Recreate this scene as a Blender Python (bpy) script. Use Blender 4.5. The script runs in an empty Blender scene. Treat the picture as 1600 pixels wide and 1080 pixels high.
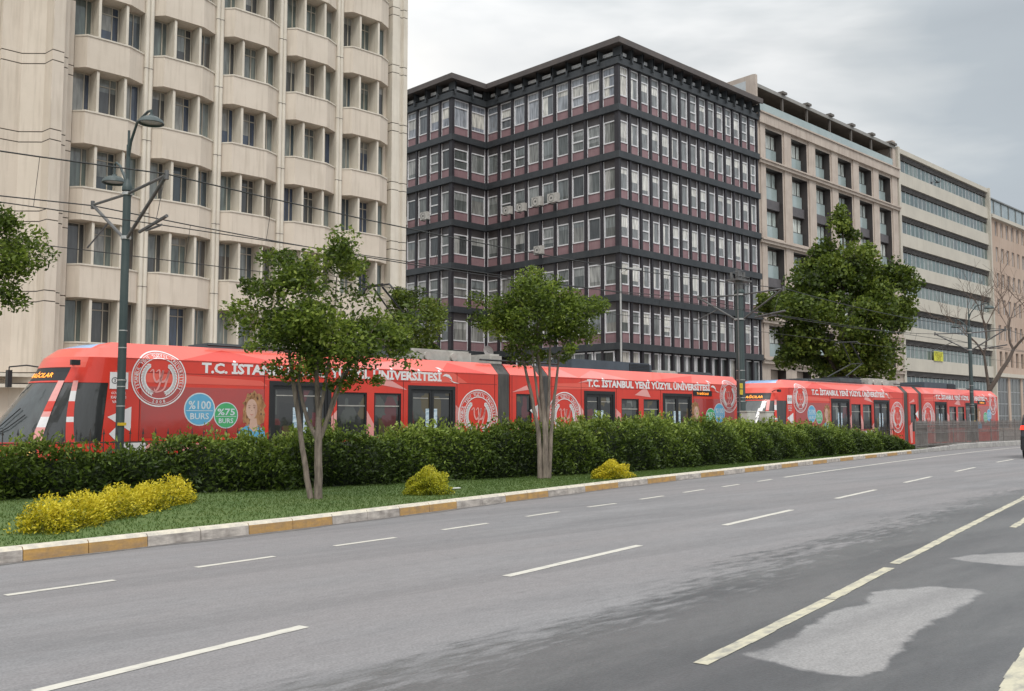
import bpy, math, random
import numpy as np
from mathutils import Vector, Matrix
R = math.radians
random.seed(7); rng = np.random.default_rng(11)
scene = bpy.context.scene
# ---------------------------------------------------------------- camera
cam = bpy.data.cameras.new('camera'); camo = bpy.data.objects.new('camera', cam)
scene.collection.objects.link(camo); scene.camera = camo
camo.location = (0, 0, 1.7)
camo.rotation_euler = (R(90) + math.atan(115/1500), 0, R(45.5 - 90))
cam.sensor_width = 36; cam.lens = 33.75; cam.clip_end = 3000; cam.clip_start = 0.05
# ---------------------------------------------------------------- sky and light
W = bpy.data.worlds.new('World'); scene.world = W; W.use_nodes = True
nt = W.node_tree; nt.nodes.clear(); N = nt.nodes.new; Lk = nt.links.new
def mth(op, a, b=None, c=None):
    n = N('ShaderNodeMath'); n.operation = op
    for i, v in enumerate((a, b, c)):
        if v is None: continue
        if isinstance(v, (int, float)): n.inputs[i].default_value = v
        else: Lk(v, n.inputs[i])
    return n.outputs[0]
out = N('ShaderNodeOutputWorld'); add = N('ShaderNodeAddShader')
sky = N('ShaderNodeTexSky'); sky.sky_type = 'NISHITA'; sky.sun_disc = False
sky.sun_elevation = R(52); sky.sun_rotation = R(215)
b1 = N('ShaderNodeBackground'); b1.inputs[1].default_value = 0.012; Lk(sky.outputs[0], b1.inputs[0])
tc = N('ShaderNodeTexCoord'); sx = N('ShaderNodeSeparateXYZ'); Lk(tc.outputs['Generated'], sx.inputs[0])
z = sx.outputs[2]
dt = N('ShaderNodeVectorMath'); dt.operation = 'DOT_PRODUCT'; Lk(tc.outputs['Generated'], dt.inputs[0])
dt.inputs[1].default_value = (math.cos(R(66)), math.sin(R(66)), 0.0)
mp = N('ShaderNodeMapping'); mp.inputs['Scale'].default_value = (1.3, 1.3, 4.5); Lk(tc.outputs['Generated'], mp.inputs[0])
nz = N('ShaderNodeTexNoise'); nz.inputs['Scale'].default_value = 2.1; nz.inputs['Detail'].default_value = 5; nz.inputs['Roughness'].default_value = .5; nz.inputs['Distortion'].default_value = .25
Lk(mp.outputs[0], nz.inputs[0])
fac = mth('ADD', dt.outputs[1], mth('MULTIPLY', mth('SUBTRACT', nz.outputs[0], .5), .55))
cr = N('ShaderNodeValToRGB'); e = cr.color_ramp.elements
e[0].position = .5; e[0].color = (.41, .445, .475, 1)
e[1].position = .90; e[1].color = (1.0, .985, .95, 1)
for p, c in ((.68, (.475, .515, .54)), (.75, (.62, .645, .65)), (.82, (.84, .845, .835))):
    q = cr.color_ramp.elements.new(p); q.color = (*c, 1)
Lk(fac, cr.inputs[0])
zz = mth('MAXIMUM', z, 0)
gain = mth('ADD', 1.0, mth('MULTIPLY', mth('MAXIMUM', mth('SUBTRACT', zz, .36), 0), 1.0))
# sky glow added overhead and behind the viewer to brighten facades and road
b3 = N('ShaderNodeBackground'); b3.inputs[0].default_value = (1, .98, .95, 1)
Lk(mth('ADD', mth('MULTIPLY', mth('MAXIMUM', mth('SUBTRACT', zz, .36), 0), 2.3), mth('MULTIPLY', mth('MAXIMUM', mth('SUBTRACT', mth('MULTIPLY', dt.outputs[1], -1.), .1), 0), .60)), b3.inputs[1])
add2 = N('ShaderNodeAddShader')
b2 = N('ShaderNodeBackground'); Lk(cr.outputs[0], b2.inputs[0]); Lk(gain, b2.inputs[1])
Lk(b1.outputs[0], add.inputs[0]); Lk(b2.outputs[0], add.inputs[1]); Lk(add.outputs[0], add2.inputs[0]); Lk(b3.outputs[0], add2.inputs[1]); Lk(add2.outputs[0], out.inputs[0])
sun = bpy.data.lights.new('sun', 'SUN'); sun.energy = 1.35; sun.angle = R(18); sun.color = (1, .96, .90)
suno = bpy.data.objects.new('sun', sun); scene.collection.objects.link(suno)
suno.rotation_euler = Vector((-.55, -.75, 1.2)).to_track_quat('Z', 'Y').to_euler()
vs = scene.view_settings; vs.view_transform = 'Standard'; vs.look = 'None'; vs.exposure = 0; vs.gamma = 1
# ---------------------------------------------------------------- materials
MATS = {}
def nodes(name):
    m = bpy.data.materials.new(name); m.use_nodes = True; t = m.node_tree
    return m, t, t.nodes['Principled BSDF']
def mat(name, c1, c2=None, scale=2., rough=.7, bump=0., stretch=(1, 1, 1), metal=0., fine=0., spec=.5, coat=0., contrast=(.35, .65), dirt=None):
    """procedural surface: two tones mixed by world-space noise, optional fine grain, vertical dirt streaks and bump"""
    if name in MATS: return MATS[name]
    m, t, p = nodes(name); n = t.nodes.new; l = t.links.new
    p.inputs['Roughness'].default_value = rough; p.inputs['Metallic'].default_value = metal
    p.inputs['Specular IOR Level'].default_value = spec; p.inputs['Coat Weight'].default_value = coat
    g = n('ShaderNodeNewGeometry'); mp = n('ShaderNodeMapping'); mp.inputs['Scale'].default_value = stretch
    l(g.outputs['Position'], mp.inputs[0])
    nz = n('ShaderNodeTexNoise'); nz.inputs['Scale'].default_value = scale; nz.inputs['Detail'].default_value = 6; nz.inputs['Roughness'].default_value = .6
    l(mp.outputs[0], nz.inputs[0])
    mr = n('ShaderNodeMapRange'); mr.inputs[1].default_value, mr.inputs[2].default_value = contrast
    l(nz.outputs[0], mr.inputs[0])
    mx = n('ShaderNodeMix'); mx.data_type = 'RGBA'; c2 = c2 or tuple(x*.85 for x in c1)
    mx.inputs[6].default_value = (*c1, 1); mx.inputs[7].default_value = (*c2, 1); l(mr.outputs[0], mx.inputs[0])
    col = mx.outputs[2]
    if dirt:
        m2 = n('ShaderNodeMapping'); m2.inputs['Scale'].default_value = (4, 4, .28); l(g.outputs['Position'], m2.inputs[0])
        n2 = n('ShaderNodeTexNoise'); n2.inputs['Scale'].default_value = 1.6; n2.inputs['Detail'].default_value = 7; l(m2.outputs[0], n2.inputs[0])
        r2 = n('ShaderNodeMapRange'); r2.inputs[1].default_value = .5; r2.inputs[2].default_value = .75; r2.inputs[4].default_value = dirt[3]; l(n2.outputs[0], r2.inputs[0])
        x2 = n('ShaderNodeMix'); x2.data_type = 'RGBA'; l(r2.outputs[0], x2.inputs[0]); l(col, x2.inputs[6]); x2.inputs[7].default_value = (*dirt[:3], 1); col = x2.outputs[2]
    if fine:
        n3 = n('ShaderNodeTexNoise'); n3.inputs['Scale'].default_value = 38; n3.inputs['Detail'].default_value = 3; l(g.outputs['Position'], n3.inputs[0])
        r3 = n('ShaderNodeMapRange'); r3.inputs[3].default_value = 1-fine; r3.inputs[4].default_value = 1+fine; l(n3.outputs[0], r3.inputs[0])
        x3 = n('ShaderNodeVectorMath'); x3.operation = 'SCALE'; l(col, x3.inputs[0]); l(r3.outputs[0], x3.inputs[3]); col = x3.outputs[0]
    l(col, p.inputs['Base Color'])
    if bump:
        b = n('ShaderNodeBump'); b.inputs['Strength'].default_value = bump; b.inputs['Distance'].default_value = .02; l(nz.outputs[0], b.inputs['Height']); l(b.outputs[0], p.inputs['Normal'])
    MATS[name] = m; return m
def glass(name, cols, rough=.06, folds=True):
    """window pane: what shows in it (blind, curtain, dark room or painted sky) varies per pane; glossy coat reflects the sky"""
    if name in MATS: return MATS[name]
    m, t, p = nodes(name); n = t.nodes.new; l = t.links.new
    oi = n('ShaderNodeObjectInfo'); cr = n('ShaderNodeValToRGB'); cr.color_ramp.interpolation = 'CONSTANT'
    el = cr.color_ramp.elements
    el[0].color = (*cols[0], 1); el[1].position = 1/len(cols); el[1].color = (*cols[1], 1)
    for i in range(2, len(cols)): q = el.new(i/len(cols)); q.color = (*cols[i], 1)
    l(oi.outputs['Random'], cr.inputs[0])
    g = n('ShaderNodeNewGeometry'); mp = n('ShaderNodeMapping'); mp.inputs['Scale'].default_value = (5, 5, .7); l(g.outputs['Position'], mp.inputs[0])
    nz = n('ShaderNodeTexNoise'); nz.inputs['Scale'].default_value = 1.5; nz.inputs['Detail'].default_value = 4; l(mp.outputs[0], nz.inputs[0])
    mr = n('ShaderNodeMapRange'); mr.inputs[1].default_value = .3; mr.inputs[2].default_value = .7; mr.inputs[3].default_value = .5; mr.inputs[4].default_value = 1.4; l(nz.outputs[0], mr.inputs[0])
    sc = n('ShaderNodeVectorMath'); sc.operation = 'SCALE'; l(cr.outputs[0], sc.inputs[0]); l(mr.outputs[0], sc.inputs[3])
    l(sc.outputs[0], p.inputs['Base Color']); p.inputs['Roughness'].default_value = .5
    p.inputs['Coat Weight'].default_value = 1; p.inputs['Coat Roughness'].default_value = rough; p.inputs['Coat IOR'].default_value = 1.6
    MATS[name] = m; return m
def emit(name, c, s):
    if name in MATS: return MATS[name]
    m, t, p = nodes(name); p.inputs['Base Color'].default_value = (*c, 1); p.inputs['Emission Color'].default_value = (*c, 1); p.inputs['Emission Strength'].default_value = s
    MATS[name] = m; return m
def leafmat(name, cols, trans=.35):
    if name in MATS: return MATS[name]
    m, t, p = nodes(name); n = t.nodes.new; l = t.links.new
    a = n('ShaderNodeAttribute'); a.attribute_name = 'rnd'
    cr = n('ShaderNodeValToRGB'); el = cr.color_ramp.elements
    el[0].color = (*cols[0], 1); el[1].color = (*cols[-1], 1)
    for i in range(1, len(cols)-1): q = el.new(i/(len(cols)-1)); q.color = (*cols[i], 1)
    l(a.outputs['Fac'], cr.inputs[0]); l(cr.outputs[0], p.inputs['Base Color'])
    p.inputs['Roughness'].default_value = .5; p.inputs['Specular IOR Level'].default_value = .4
    tr = n('ShaderNodeBsdfTranslucent'); l(cr.outputs[0], tr.inputs[0]); mx = n('ShaderNodeMixShader'); mx.inputs[0].default_value = trans
    l(p.outputs[0], mx.inputs[1]); l(tr.outputs[0], mx.inputs[2]); l(mx.outputs[0], t.nodes['Material Output'].inputs[0])
    MATS[name] = m; return m
# ---------------------------------------------------------------- mesh helpers
class MB:
    def __init__(s): s.v, s.f, s.m = [], [], []
    def face(s, pts, m=0):
        i = len(s.v); s.v += [tuple(p) for p in pts]; s.f.append(tuple(range(i, i+len(pts)))); s.m.append(m); return s
    def box(s, x0, x1, y0, y1, z0, z1, m=0):
        i = len(s.v)
        s.v += [(x0,y0,z0),(x1,y0,z0),(x1,y1,z0),(x0,y1,z0),(x0,y0,z1),(x1,y0,z1),(x1,y1,z1),(x0,y1,z1)]
        for q in ((0,3,2,1),(4,5,6,7),(0,1,5,4),(1,2,6,5),(2,3,7,6),(3,0,4,7)):
            s.f.append(tuple(i+k for k in q)); s.m.append(m)
        return s
    def prism(s, poly, z0, z1, m=0, axis='z'):
        n = len(poly); i = len(s.v)
        mk = {'z': lambda a, b, c: (a, b, c), 'y': lambda a, b, c: (a, c, b), 'x': lambda a, b, c: (c, a, b)}[axis]
        s.v += [mk(a, b, z0) for a, b in poly] + [mk(a, b, z1) for a, b in poly]
        s.f.append(tuple(i+k for k in range(n))[::-1]); s.f.append(tuple(i+n+k for k in range(n))); s.m += [m, m]
        for k in range(n): s.f.append((i+k, i+(k+1) % n, i+n+(k+1) % n, i+n+k)); s.m.append(m)
        return s
    def tube(s, pts, rad, n=8, m=0, caps=True):
        pts = [Vector(p) for p in pts]
        if isinstance(rad, (int, float)): rad = [rad]*len(pts)
        i = len(s.v); up = None
        for k, p in enumerate(pts):
            d = (pts[min(k+1, len(pts)-1)] - pts[max(k-1, 0)]).normalized()
            if up is None: up = d.orthogonal().normalized()
            up = (up - d*up.dot(d)).normalized(); w = d.cross(up)
            for a in range(n):
                t = 2*math.pi*a/n; s.v.append(tuple(p + (up*math.cos(t) + w*math.sin(t))*rad[k]))
        for k in range(len(pts)-1):
            for a in range(n):
                b = (a+1) % n; s.f.append((i+k*n+a, i+k*n+b, i+(k+1)*n+b, i+(k+1)*n+a)); s.m.append(m)
        if caps:
            s.f.append(tuple(i+a for a in range(n))[::-1]); s.m.append(m)
            s.f.append(tuple(i+(len(pts)-1)*n+a for a in range(n))); s.m.append(m)
        return s
    def lathe(s, prof, c=(0, 0, 0), n=20, m=0):
        i = len(s.v)
        for r, z in prof:
            for a in range(n): t = 2*math.pi*a/n; s.v.append((c[0]+r*math.cos(t), c[1]+r*math.sin(t), c[2]+z))
        for k in range(len(prof)-1):
            for a in range(n):
                b = (a+1) % n; s.f.append((i+k*n+a, i+k*n+b, i+(k+1)*n+b, i+(k+1)*n+a)); s.m.append(m)
        return s
    def mesh(s, name, mats, T=None, org=(0, 0, 0)):
        v = [Vector(p) for p in s.v]
        if T is not None: v = [T @ p for p in v]
        o = Vector(org); me = bpy.data.meshes.new(name); me.from_pydata([p-o for p in v], [], s.f)
        if not isinstance(mats, (list, tuple)): mats = [mats]
        for q in mats: me.materials.append(q)
        me.polygons.foreach_set('material_index', s.m); me.update(); return me
ORG = {}
def link(o, parent, org):
    scene.collection.objects.link(o)
    if parent is not None: o.parent = parent
    ORG[o.name] = Vector(org); return o
def part(name, mb, mats, parent, T=None, smooth=False, label=None):
    org = ORG[parent.name]; me = mb.mesh(name, mats, T, org)
    if smooth: shade(me)
    o = link(bpy.data.objects.new(name, me), parent, org)
    if label: o['label'] = label
    return o
def inst(name, me, parent, pos, rz=0, label=None):
    org = ORG[parent.name]; o = bpy.data.objects.new(name, me); o.location = Vector(pos) - org; o.rotation_euler = (0, 0, rz)
    link(o, parent, org)     # children of an instance use its own local frame
    ORG[o.name] = Vector((0, 0, 0))
    if label: o['label'] = label
    return o
def shade(me, ang=40):
    me.polygons.foreach_set('use_smooth', [True]*len(me.polygons))
    try: me.set_sharp_from_angle(angle=R(ang))
    except Exception: pass
def tag(o, label, cat, group=None, kind=None):
    o['label'] = label; o['category'] = cat
    if group: o['group'] = group
    if kind: o['kind'] = kind
    return o
def thing(name, loc, label, cat, group=None, kind=None):
    o = bpy.data.objects.new(name, None); o.location = loc; o.empty_display_size = .3
    link(o, None, loc); return tag(o, label, cat, group, kind)
def solo(name, mb, mats, loc, label, cat, group=None, kind=None, smooth=False):
    me = mb.mesh(name, mats, None, loc)
    if smooth: shade(me)
    o = bpy.data.objects.new(name, me); o.location = loc; link(o, None, loc)
    return tag(o, label, cat, group, kind)
def struct(name, mb, mats, label=None):
    me = mb.mesh(name, mats) if isinstance(mb, MB) else mb
    o = bpy.data.objects.new(name, me); link(o, None, (0, 0, 0)); o['kind'] = 'structure'
    if label: o['label'] = label
    return o
def copy_tree(o, parent=None):
    c = o.copy(); scene.collection.objects.link(c)
    if parent is not None: c.parent = parent; c.matrix_parent_inverse = o.matrix_parent_inverse.copy()
    for ch in list(KIDS.get(o.name, [])): copy_tree(ch, c)
    return c
KIDS = {}
def index_kids():
    KIDS.clear()
    for o in scene.collection.objects:
        if o.parent: KIDS.setdefault(o.parent.name, []).append(o)
def rect_wall(mb, x0, x1, z0, z1, holes, y=0., depth=.3, m=0, mr=None):
    """front wall plane at y with real openings and their reveals (front faces -y)"""
    mr = m if mr is None else mr
    xs = sorted({x0, x1, *[h[0] for h in holes], *[h[1] for h in holes]}); zs = sorted({z0, z1, *[h[2] for h in holes], *[h[3] for h in holes]})
    def inh(a, b): return any(h[0] < a < h[1] and h[2] < b < h[3] for h in holes)
    for zi in range(len(zs)-1):
        run = None
        for xi in range(len(xs)-1):
            hole = inh((xs[xi]+xs[xi+1])/2, (zs[zi]+zs[zi+1])/2)
            if not hole and run is None: run = xs[xi]
            if run is not None and (hole or xi == len(xs)-2):
                xe = xs[xi] if hole else xs[xi+1]
                mb.face([(run, y, zs[zi]), (xe, y, zs[zi]), (xe, y, zs[zi+1]), (run, y, zs[zi+1])], m); run = None
    for a, b, c, d in holes:
        mb.face([(a, y, c), (a, y, d), (a, y+depth, d), (a, y+depth, c)], mr); mb.face([(b, y, c), (b, y+depth, c), (b, y+depth, d), (b, y, d)], mr)
        mb.face([(a, y, d), (b, y, d), (b, y+depth, d), (a, y+depth, d)], mr); mb.face([(a, y, c), (a, y+depth, c), (b, y+depth, c), (b, y, c)], mr)
def frame_mb(w, h, t=.06, d=.06, bars=(), vbars=()):
    """window frame with its front at y=0, lower left corner at the origin"""
    b = MB(); b.box(0, t, 0, d, 0, h); b.box(w-t, w, 0, d, 0, h); b.box(t, w-t, 0, d, 0, t); b.box(t, w-t, 0, d, h-t, h)
    for z in bars: b.box(t, w-t, .004, d-.004, z-t*.4, z+t*.4)
    for x in vbars: b.box(x-t*.4, x+t*.4, .002, d-.002, t, h-t)
    return b
def pane_mb(w, h, t=.05, d=.035): return MB().face([(t, d, t), (w-t, d, t), (w-t, d, h-t), (t, d, h-t)])
def text_mb(body, width, height=None, bold=.012, centre=True, align_spacing=1.0):
    cu = bpy.data.curves.new('lettering', 'FONT'); cu.body = body; cu.size = 1; cu.offset = bold; cu.resolution_u = 2; cu.space_character = align_spacing
    o = bpy.data.objects.new('lettering', cu); scene.collection.objects.link(o); bpy.context.view_layer.update()
    me = bpy.data.meshes.new_from_object(o.evaluated_get(bpy.context.evaluated_depsgraph_get()))
    v = [(p.co.x, p.co.y) for p in me.vertices]; f = [tuple(p.vertices) for p in me.polygons]
    bpy.data.objects.remove(o); bpy.data.curves.remove(cu); bpy.data.meshes.remove(me)
    if not v: return [], []
    x0, x1 = min(a for a, _ in v), max(a for a, _ in v); y0, y1 = min(b for _, b in v), max(b for _, b in v)
    sx = width/(x1-x0) if width else None; sy = height/(y1-y0) if height else sx
    sx = sx or sy
    cx, cy = ((x0+x1)/2, (y0+y1)/2) if centre else (x0, y0)
    return [((a-cx)*sx, (b-cy)*sy) for a, b in v], f
def put2d(mb, vf, mapf, m=0):
    v, f = vf; i = len(mb.v); mb.v += [mapf(a, b) for a, b in v]
    for q in f: mb.f.append(tuple(i+k for k in q)); mb.m.append(m)
def ring2d(cx, cz, r0, r1, n=48, a0=0, a1=360, sy=1.):
    v, f = [], []
    for k in range(n+1):
        t = R(a0+(a1-a0)*k/n); v += [(cx+r0*math.cos(t), cz+sy*r0*math.sin(t)), (cx+r1*math.cos(t), cz+sy*r1*math.sin(t))]
        if k: f.append((2*k-2, 2*k-1, 2*k+1, 2*k))
    return v, f
def disc2d(cx, cz, r, n=32, sy=1.):
    v = [(cx, cz)] + [(cx+r*math.cos(2*math.pi*k/n), cz+sy*r*math.sin(2*math.pi*k/n)) for k in range(n)]
    return v, [(0, 1+k, 1+(k+1) % n) for k in range(n)]
# ---------------------------------------------------------------- leaves
def leaves(name, cen, nrm, size, rnd, mats, asp=.5, mi=None):
    """one diamond-shaped, slightly folded leaf per centre"""
    n = len(cen); cen = np.asarray(cen, float)
    d = rng.normal(size=(n, 3)); d[:, 2] *= .7; d += nrm*.9; d /= np.linalg.norm(d, axis=1)[:, None]
    r = rng.normal(size=(n, 3)); w = np.cross(d, r); w /= np.linalg.norm(w, axis=1)[:, None]; u = np.cross(w, d)
    L = (size*rng.uniform(.6, 1.35, n))[:, None]
    V = np.empty((n, 4, 3)); V[:, 0] = cen-d*L*.5; V[:, 1] = cen+w*L*asp*.5+u*L*.12; V[:, 2] = cen+d*L*.5; V[:, 3] = cen-w*L*asp*.5+u*L*.12
    me = bpy.data.meshes.new(name); me.vertices.add(4*n); me.vertices.foreach_set('co', V.ravel().astype(np.float32))
    F = np.arange(4*n).reshape(n, 4); T = np.concatenate([F[:, [0, 1, 2]], F[:, [0, 2, 3]]], 1).reshape(-1)
    me.loops.add(6*n); me.loops.foreach_set('vertex_index', T.astype(np.int32))
    me.polygons.add(2*n); me.polygons.foreach_set('loop_start', np.arange(0, 6*n, 3, dtype=np.int32)); me.polygons.foreach_set('loop_total', np.full(2*n, 3, np.int32))
    a = me.attributes.new('rnd', 'FLOAT', 'FACE'); a.data.foreach_set('value', np.repeat(np.clip(rnd, 0, 1), 2).astype(np.float32))
    me.update(calc_edges=True)
    for q in (mats if isinstance(mats, list) else [mats]): me.materials.append(q)
    return me
def crown_points(c, rad, nclump, per, clump_r, flat=.75, seed=1, shell=.55, low=-.75):
    g = np.random.default_rng(seed); C = []
    while len(C) < nclump:
        p = g.normal(size=3); p /= np.linalg.norm(p); p *= shell+(1-shell)*g.random()**.6
        if p[2] < low: continue
        C.append(p*rad*np.array([1, 1, 1])*(1+.18*math.sin(3*math.atan2(p[1], p[0])+seed)))
    C = np.array(C)+c
    pts, nr, rn = [], [], []
    for k in C:
        m = int(1.35*per*g.uniform(.55, 1.5)); q = g.normal(size=(m, 3)); q /= np.linalg.norm(q, axis=1)[:, None]
        rr = clump_r*g.uniform(.7, 1.35)
        q = q*(g.random(m)**.45)[:, None]*rr*np.array([1, 1, flat]); pts.append(k+q)
        o = (k-c)/np.linalg.norm(rad); nr.append(q/rr*.6+o*.5+np.array([0, 0, .15])); rn.append(g.normal(g.uniform(.2, .75), .17, m))
    return C, np.concatenate(pts), np.concatenate(nr), np.concatenate(rn)
def limb(mb, a, b, r0, r1, sag=.1, n=6, m=0, seed=0):
    g = random.Random(seed); a, b = Vector(a), Vector(b); pts, rr = [], []
    k = 6
    off = Vector((g.uniform(-1, 1), g.uniform(-1, 1), g.uniform(0, .6)))*sag*(b-a).length
    for i in range(k+1):
        t = i/k; pts.append(a.lerp(b, t)+off*math.sin(math.pi*t)); rr.append(r0+(r1-r0)*t)
    mb.tube(pts, rr, n, m); return pts
exec_parts = []
# ================================================================ SETTING: ground, road, kerb, lawn
KX = [-60, -5, 3.8, 8.66, 15.45, 20.1, 36, 52, 60, 80, 300]; KY = [3.5, 11.2, 12.4, 13.15, 14.6, 15.6, 18.4, 20.85, 21.5, 21.9, 22.4]
K = lambda x: float(np.interp(x, KX, KY))
HX = [-8, 2, 6.4, 8.3, 10.6, 16, 19, 22.3, 31.6, 47.7, 50.5]; HY = [20.4, 20.4, 20.2, 19.6, 18.9, 18.6, 18.3, 17.9, 18.9, 21.0, 21.25]
HTX = [-8, 6, 8, 10.7, 16, 18, 23, 32, 40, 47, 50.5]; HTZ = [1.12, 1.1, 1.05, 1.27, 1.36, 1.43, 1.60, 1.46, 1.22, .78, .42]
asphalt_base = [(.185, .18, .182), (.15, .147, .152)]
def road_material():
    m, t, p = nodes('asphalt'); n = t.nodes.new; l = t.links.new
    def M(op, a, b):
        q = n('ShaderNodeMath'); q.operation = op
        for i, v in enumerate((a, b)):
            if isinstance(v, (int, float)): q.inputs[i].default_value = v
            else: l(v, q.inputs[i])
        return q.outputs[0]
    g = n('ShaderNodeNewGeometry')
    def noise(sc, stretch, det=5, rot=11.5):
        mp = n('ShaderNodeMapping'); mp.vector_type = 'TEXTURE' if False else 'POINT'; mp.inputs['Rotation'].default_value = (0, 0, -R(rot)); mp.inputs['Scale'].default_value = stretch
        l(g.outputs['Position'], mp.inputs[0]); q = n('ShaderNodeTexNoise'); q.inputs['Scale'].default_value = sc; q.inputs['Detail'].default_value = det; q.inputs['Roughness'].default_value = .62
        l(mp.outputs[0], q.inputs[0]); return q.outputs[0]
    def rng_(v, a, b, c=0., d=1.):
        q = n('ShaderNodeMapRange'); q.interpolation_type = 'SMOOTHSTEP'; l(v, q.inputs[0])
        for i, x in enumerate((a, b, c, d)): q.inputs[i+1].default_value = x
        return q.outputs[0]
    def mixc(f, a, b):
        q = n('ShaderNodeMix'); q.data_type = 'RGBA'; l(f, q.inputs[0])
        for i, x in ((6, a), (7, b)):
            if isinstance(x, tuple): q.inputs[i].default_value = (*x, 1)
            else: l(x, q.inputs[i])
        return q.outputs[2]
    aw = n('ShaderNodeAttribute'); aw.attribute_name = 'wet'; ad = n('ShaderNodeAttribute'); ad.attribute_name = 'dry'
    streak = noise(1.3, (.30, 1.6, 1), 6); grain = noise(45, (1, 1, 1), 3); agg = noise(9, (.6, 1.4, 1), 5); big = noise(.35, (.35, 1, 1), 4)
    wet = rng_(M('ADD', aw.outputs['Fac'], M('MULTIPLY', M('SUBTRACT', M('ADD', M('MULTIPLY', streak, .45), M('MULTIPLY', noise(7, (.35, 1.5, 1), 4), .55)), .5), 4.6)), -.30, .62)
    dry = rng_(M('ADD', ad.outputs['Fac'], M('MULTIPLY', M('SUBTRACT', noise(2.4, (1, 1, 1), 5), .5), .32)), -.03, .05)
    wet = M('MULTIPLY', wet, M('SUBTRACT', 1., dry))
    base = mixc(rng_(streak, .3, .7), (.210, .206, .209), (.160, .158, .162))
    base = mixc(rng_(big, .35, .65), base, (.198, .188, .189))
    dampc = mixc(rng_(noise(.9, (.3, 1.2, 1), 5), .35, .65), (.066, .068, .071), (.105, .106, .107))
    col = mixc(wet, base, dampc)
    col = mixc(M('MULTIPLY', dry, .55), col, (.285, .28, .272))
    # long faint wheel tracks and oil drips down each lane
    trk = noise(1.0, (.012, 1.15, 1), 3, 10.5); col = mixc(M('MULTIPLY', rng_(trk, .46, .60), .30), col, (.115, .112, .114))
    spots = rng_(noise(3.2, (.5, 1., 1), 2, 10.5), .70, .76); col = mixc(M('MULTIPLY', spots, .35), col, (.07, .07, .07))
    # tar seams and cracks, darker wheel tracks
    vo = n('ShaderNodeTexVoronoi'); vo.feature = 'DISTANCE_TO_EDGE'; vo.inputs['Scale'].default_value = .13
    wv = n('ShaderNodeVectorMath'); wv.operation = 'ADD'; nn = n('ShaderNodeTexNoise'); nn.inputs['Scale'].default_value = 1.1; nn.inputs['Detail'].default_value = 6; l(g.outputs['Position'], nn.inputs[0])
    l(g.outputs['Position'], wv.inputs[0]); l(nn.outputs[1], wv.inputs[1]); l(wv.outputs[0], vo.inputs[0])
    crack = M('MULTIPLY', rng_(vo.outputs[0], .0005, .002, 1., 0.), .12)
    col = mixc(crack, col, (.06, .06, .06))
    sc = n('ShaderNodeVectorMath'); sc.operation = 'SCALE'; l(col, sc.inputs[0])
    l(M('MULTIPLY', rng_(grain, .3, .7, .84, 1.16), rng_(agg, .3, .7, .93, 1.07)), sc.inputs[3])
    l(sc.outputs[0], p.inputs['Base Color'])
    l(rng_(wet, 0, 1, .82, .42), p.inputs['Roughness'])
    b = n('ShaderNodeBump'); b.inputs['Strength'].default_value = .35; b.inputs['Distance'].default_value = .01; l(grain, b.inputs['Height']); l(b.outputs[0], p.inputs['Normal'])
    return m
def build_road():
    xs = np.concatenate([np.arange(-60, 1, 4.), np.arange(1, 34, .13), np.arange(34, 60, 1.), np.arange(60, 420, 12.)])
    ys = np.concatenate([np.arange(-60, 0, 6.), np.arange(0, 9.2, .12), np.arange(9.2, 30, 1.)])
    X, Y = np.meshgrid(xs, ys); nx, ny = len(xs), len(ys)
    V = np.stack([X.ravel(), Y.ravel(), np.zeros(X.size)], 1)
    wx = [-60, 3.2, 5.4, 6.8, 8.5, 11.4, 14.2, 19.3, 24.2, 60]; wy = [4.6, 5.35, 5.45, 5.65, 5.95, 6.5, 6.85, 7.7, 8.1, 10.5]
    d = np.interp(V[:, 0], wx, wy)-V[:, 1]; d = np.minimum(d, (V[:, 1]+5))
    def sdf(poly):
        P = np.array(poly); n = len(P); dist = np.full(len(V), 1e9); ins = np.zeros(len(V), bool)
        for i in range(n):
            a, b = P[i], P[(i+1) % n]; ab = b-a; q = V[:, :2]-a; t = np.clip((q@ab)/(ab@ab), 0, 1); dist = np.minimum(dist, np.linalg.norm(q-t[:, None]*ab, axis=1))
            with np.errstate(divide='ignore', invalid='ignore'):
                c = ((a[1] > V[:, 1]) != (b[1] > V[:, 1])) & (V[:, 0] < (b[0]-a[0])*(V[:, 1]-a[1])/(b[1]-a[1])+a[0])
            ins ^= c
        return np.where(ins, dist, -dist)
    p1 = [(6.18,3.83),(6.82,3.91),(8.11,4.2),(8.62,4.11),(9.29,4.37),(9.63,4.29),(10.02,4.03),(10.18,3.63),(9.25,3.5),(8.37,3.38),(7.86,3.36),(7.36,3.22),(6.53,2.99),(6.19,3.03),(6.12,3.27),(6.06,3.5)]
    p2 = [(12.13,4.8),(12.76,4.65),(13.6,4.2),(13.2,3.7),(12.19,3.91),(12.08,4.22)]
    dr = np.maximum(sdf(p1), sdf(p2))
    me = bpy.data.meshes.new('road')
    i = (np.arange(ny-1)[:, None]*nx+np.arange(nx-1)).ravel(); F = np.stack([i, i+1, i+nx+1, i+nx], 1)
    me.vertices.add(len(V)); me.vertices.foreach_set('co', V.ravel().astype(np.float32))
    me.loops.add(F.size); me.loops.foreach_set('vertex_index', F.ravel().astype(np.int32))
    me.polygons.add(len(F)); me.polygons.foreach_set('loop_start', np.arange(0, F.size, 4, dtype=np.int32)); me.polygons.foreach_set('loop_total', np.full(len(F), 4, np.int32))
    for nm, a in (('wet', d), ('dry', dr)):
        q = me.attributes.new(nm, 'FLOAT', 'POINT'); q.data.foreach_set('value', a.astype(np.float32))
    me.update(calc_edges=True); me.materials.append(road_material()); struct('road', me, None)
build_road()
g = MB(); g.face([(-900, -900, -.05), (1500, -900, -.05), (1500, 1500, -.05), (-900, 1500, -.05)])
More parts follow.
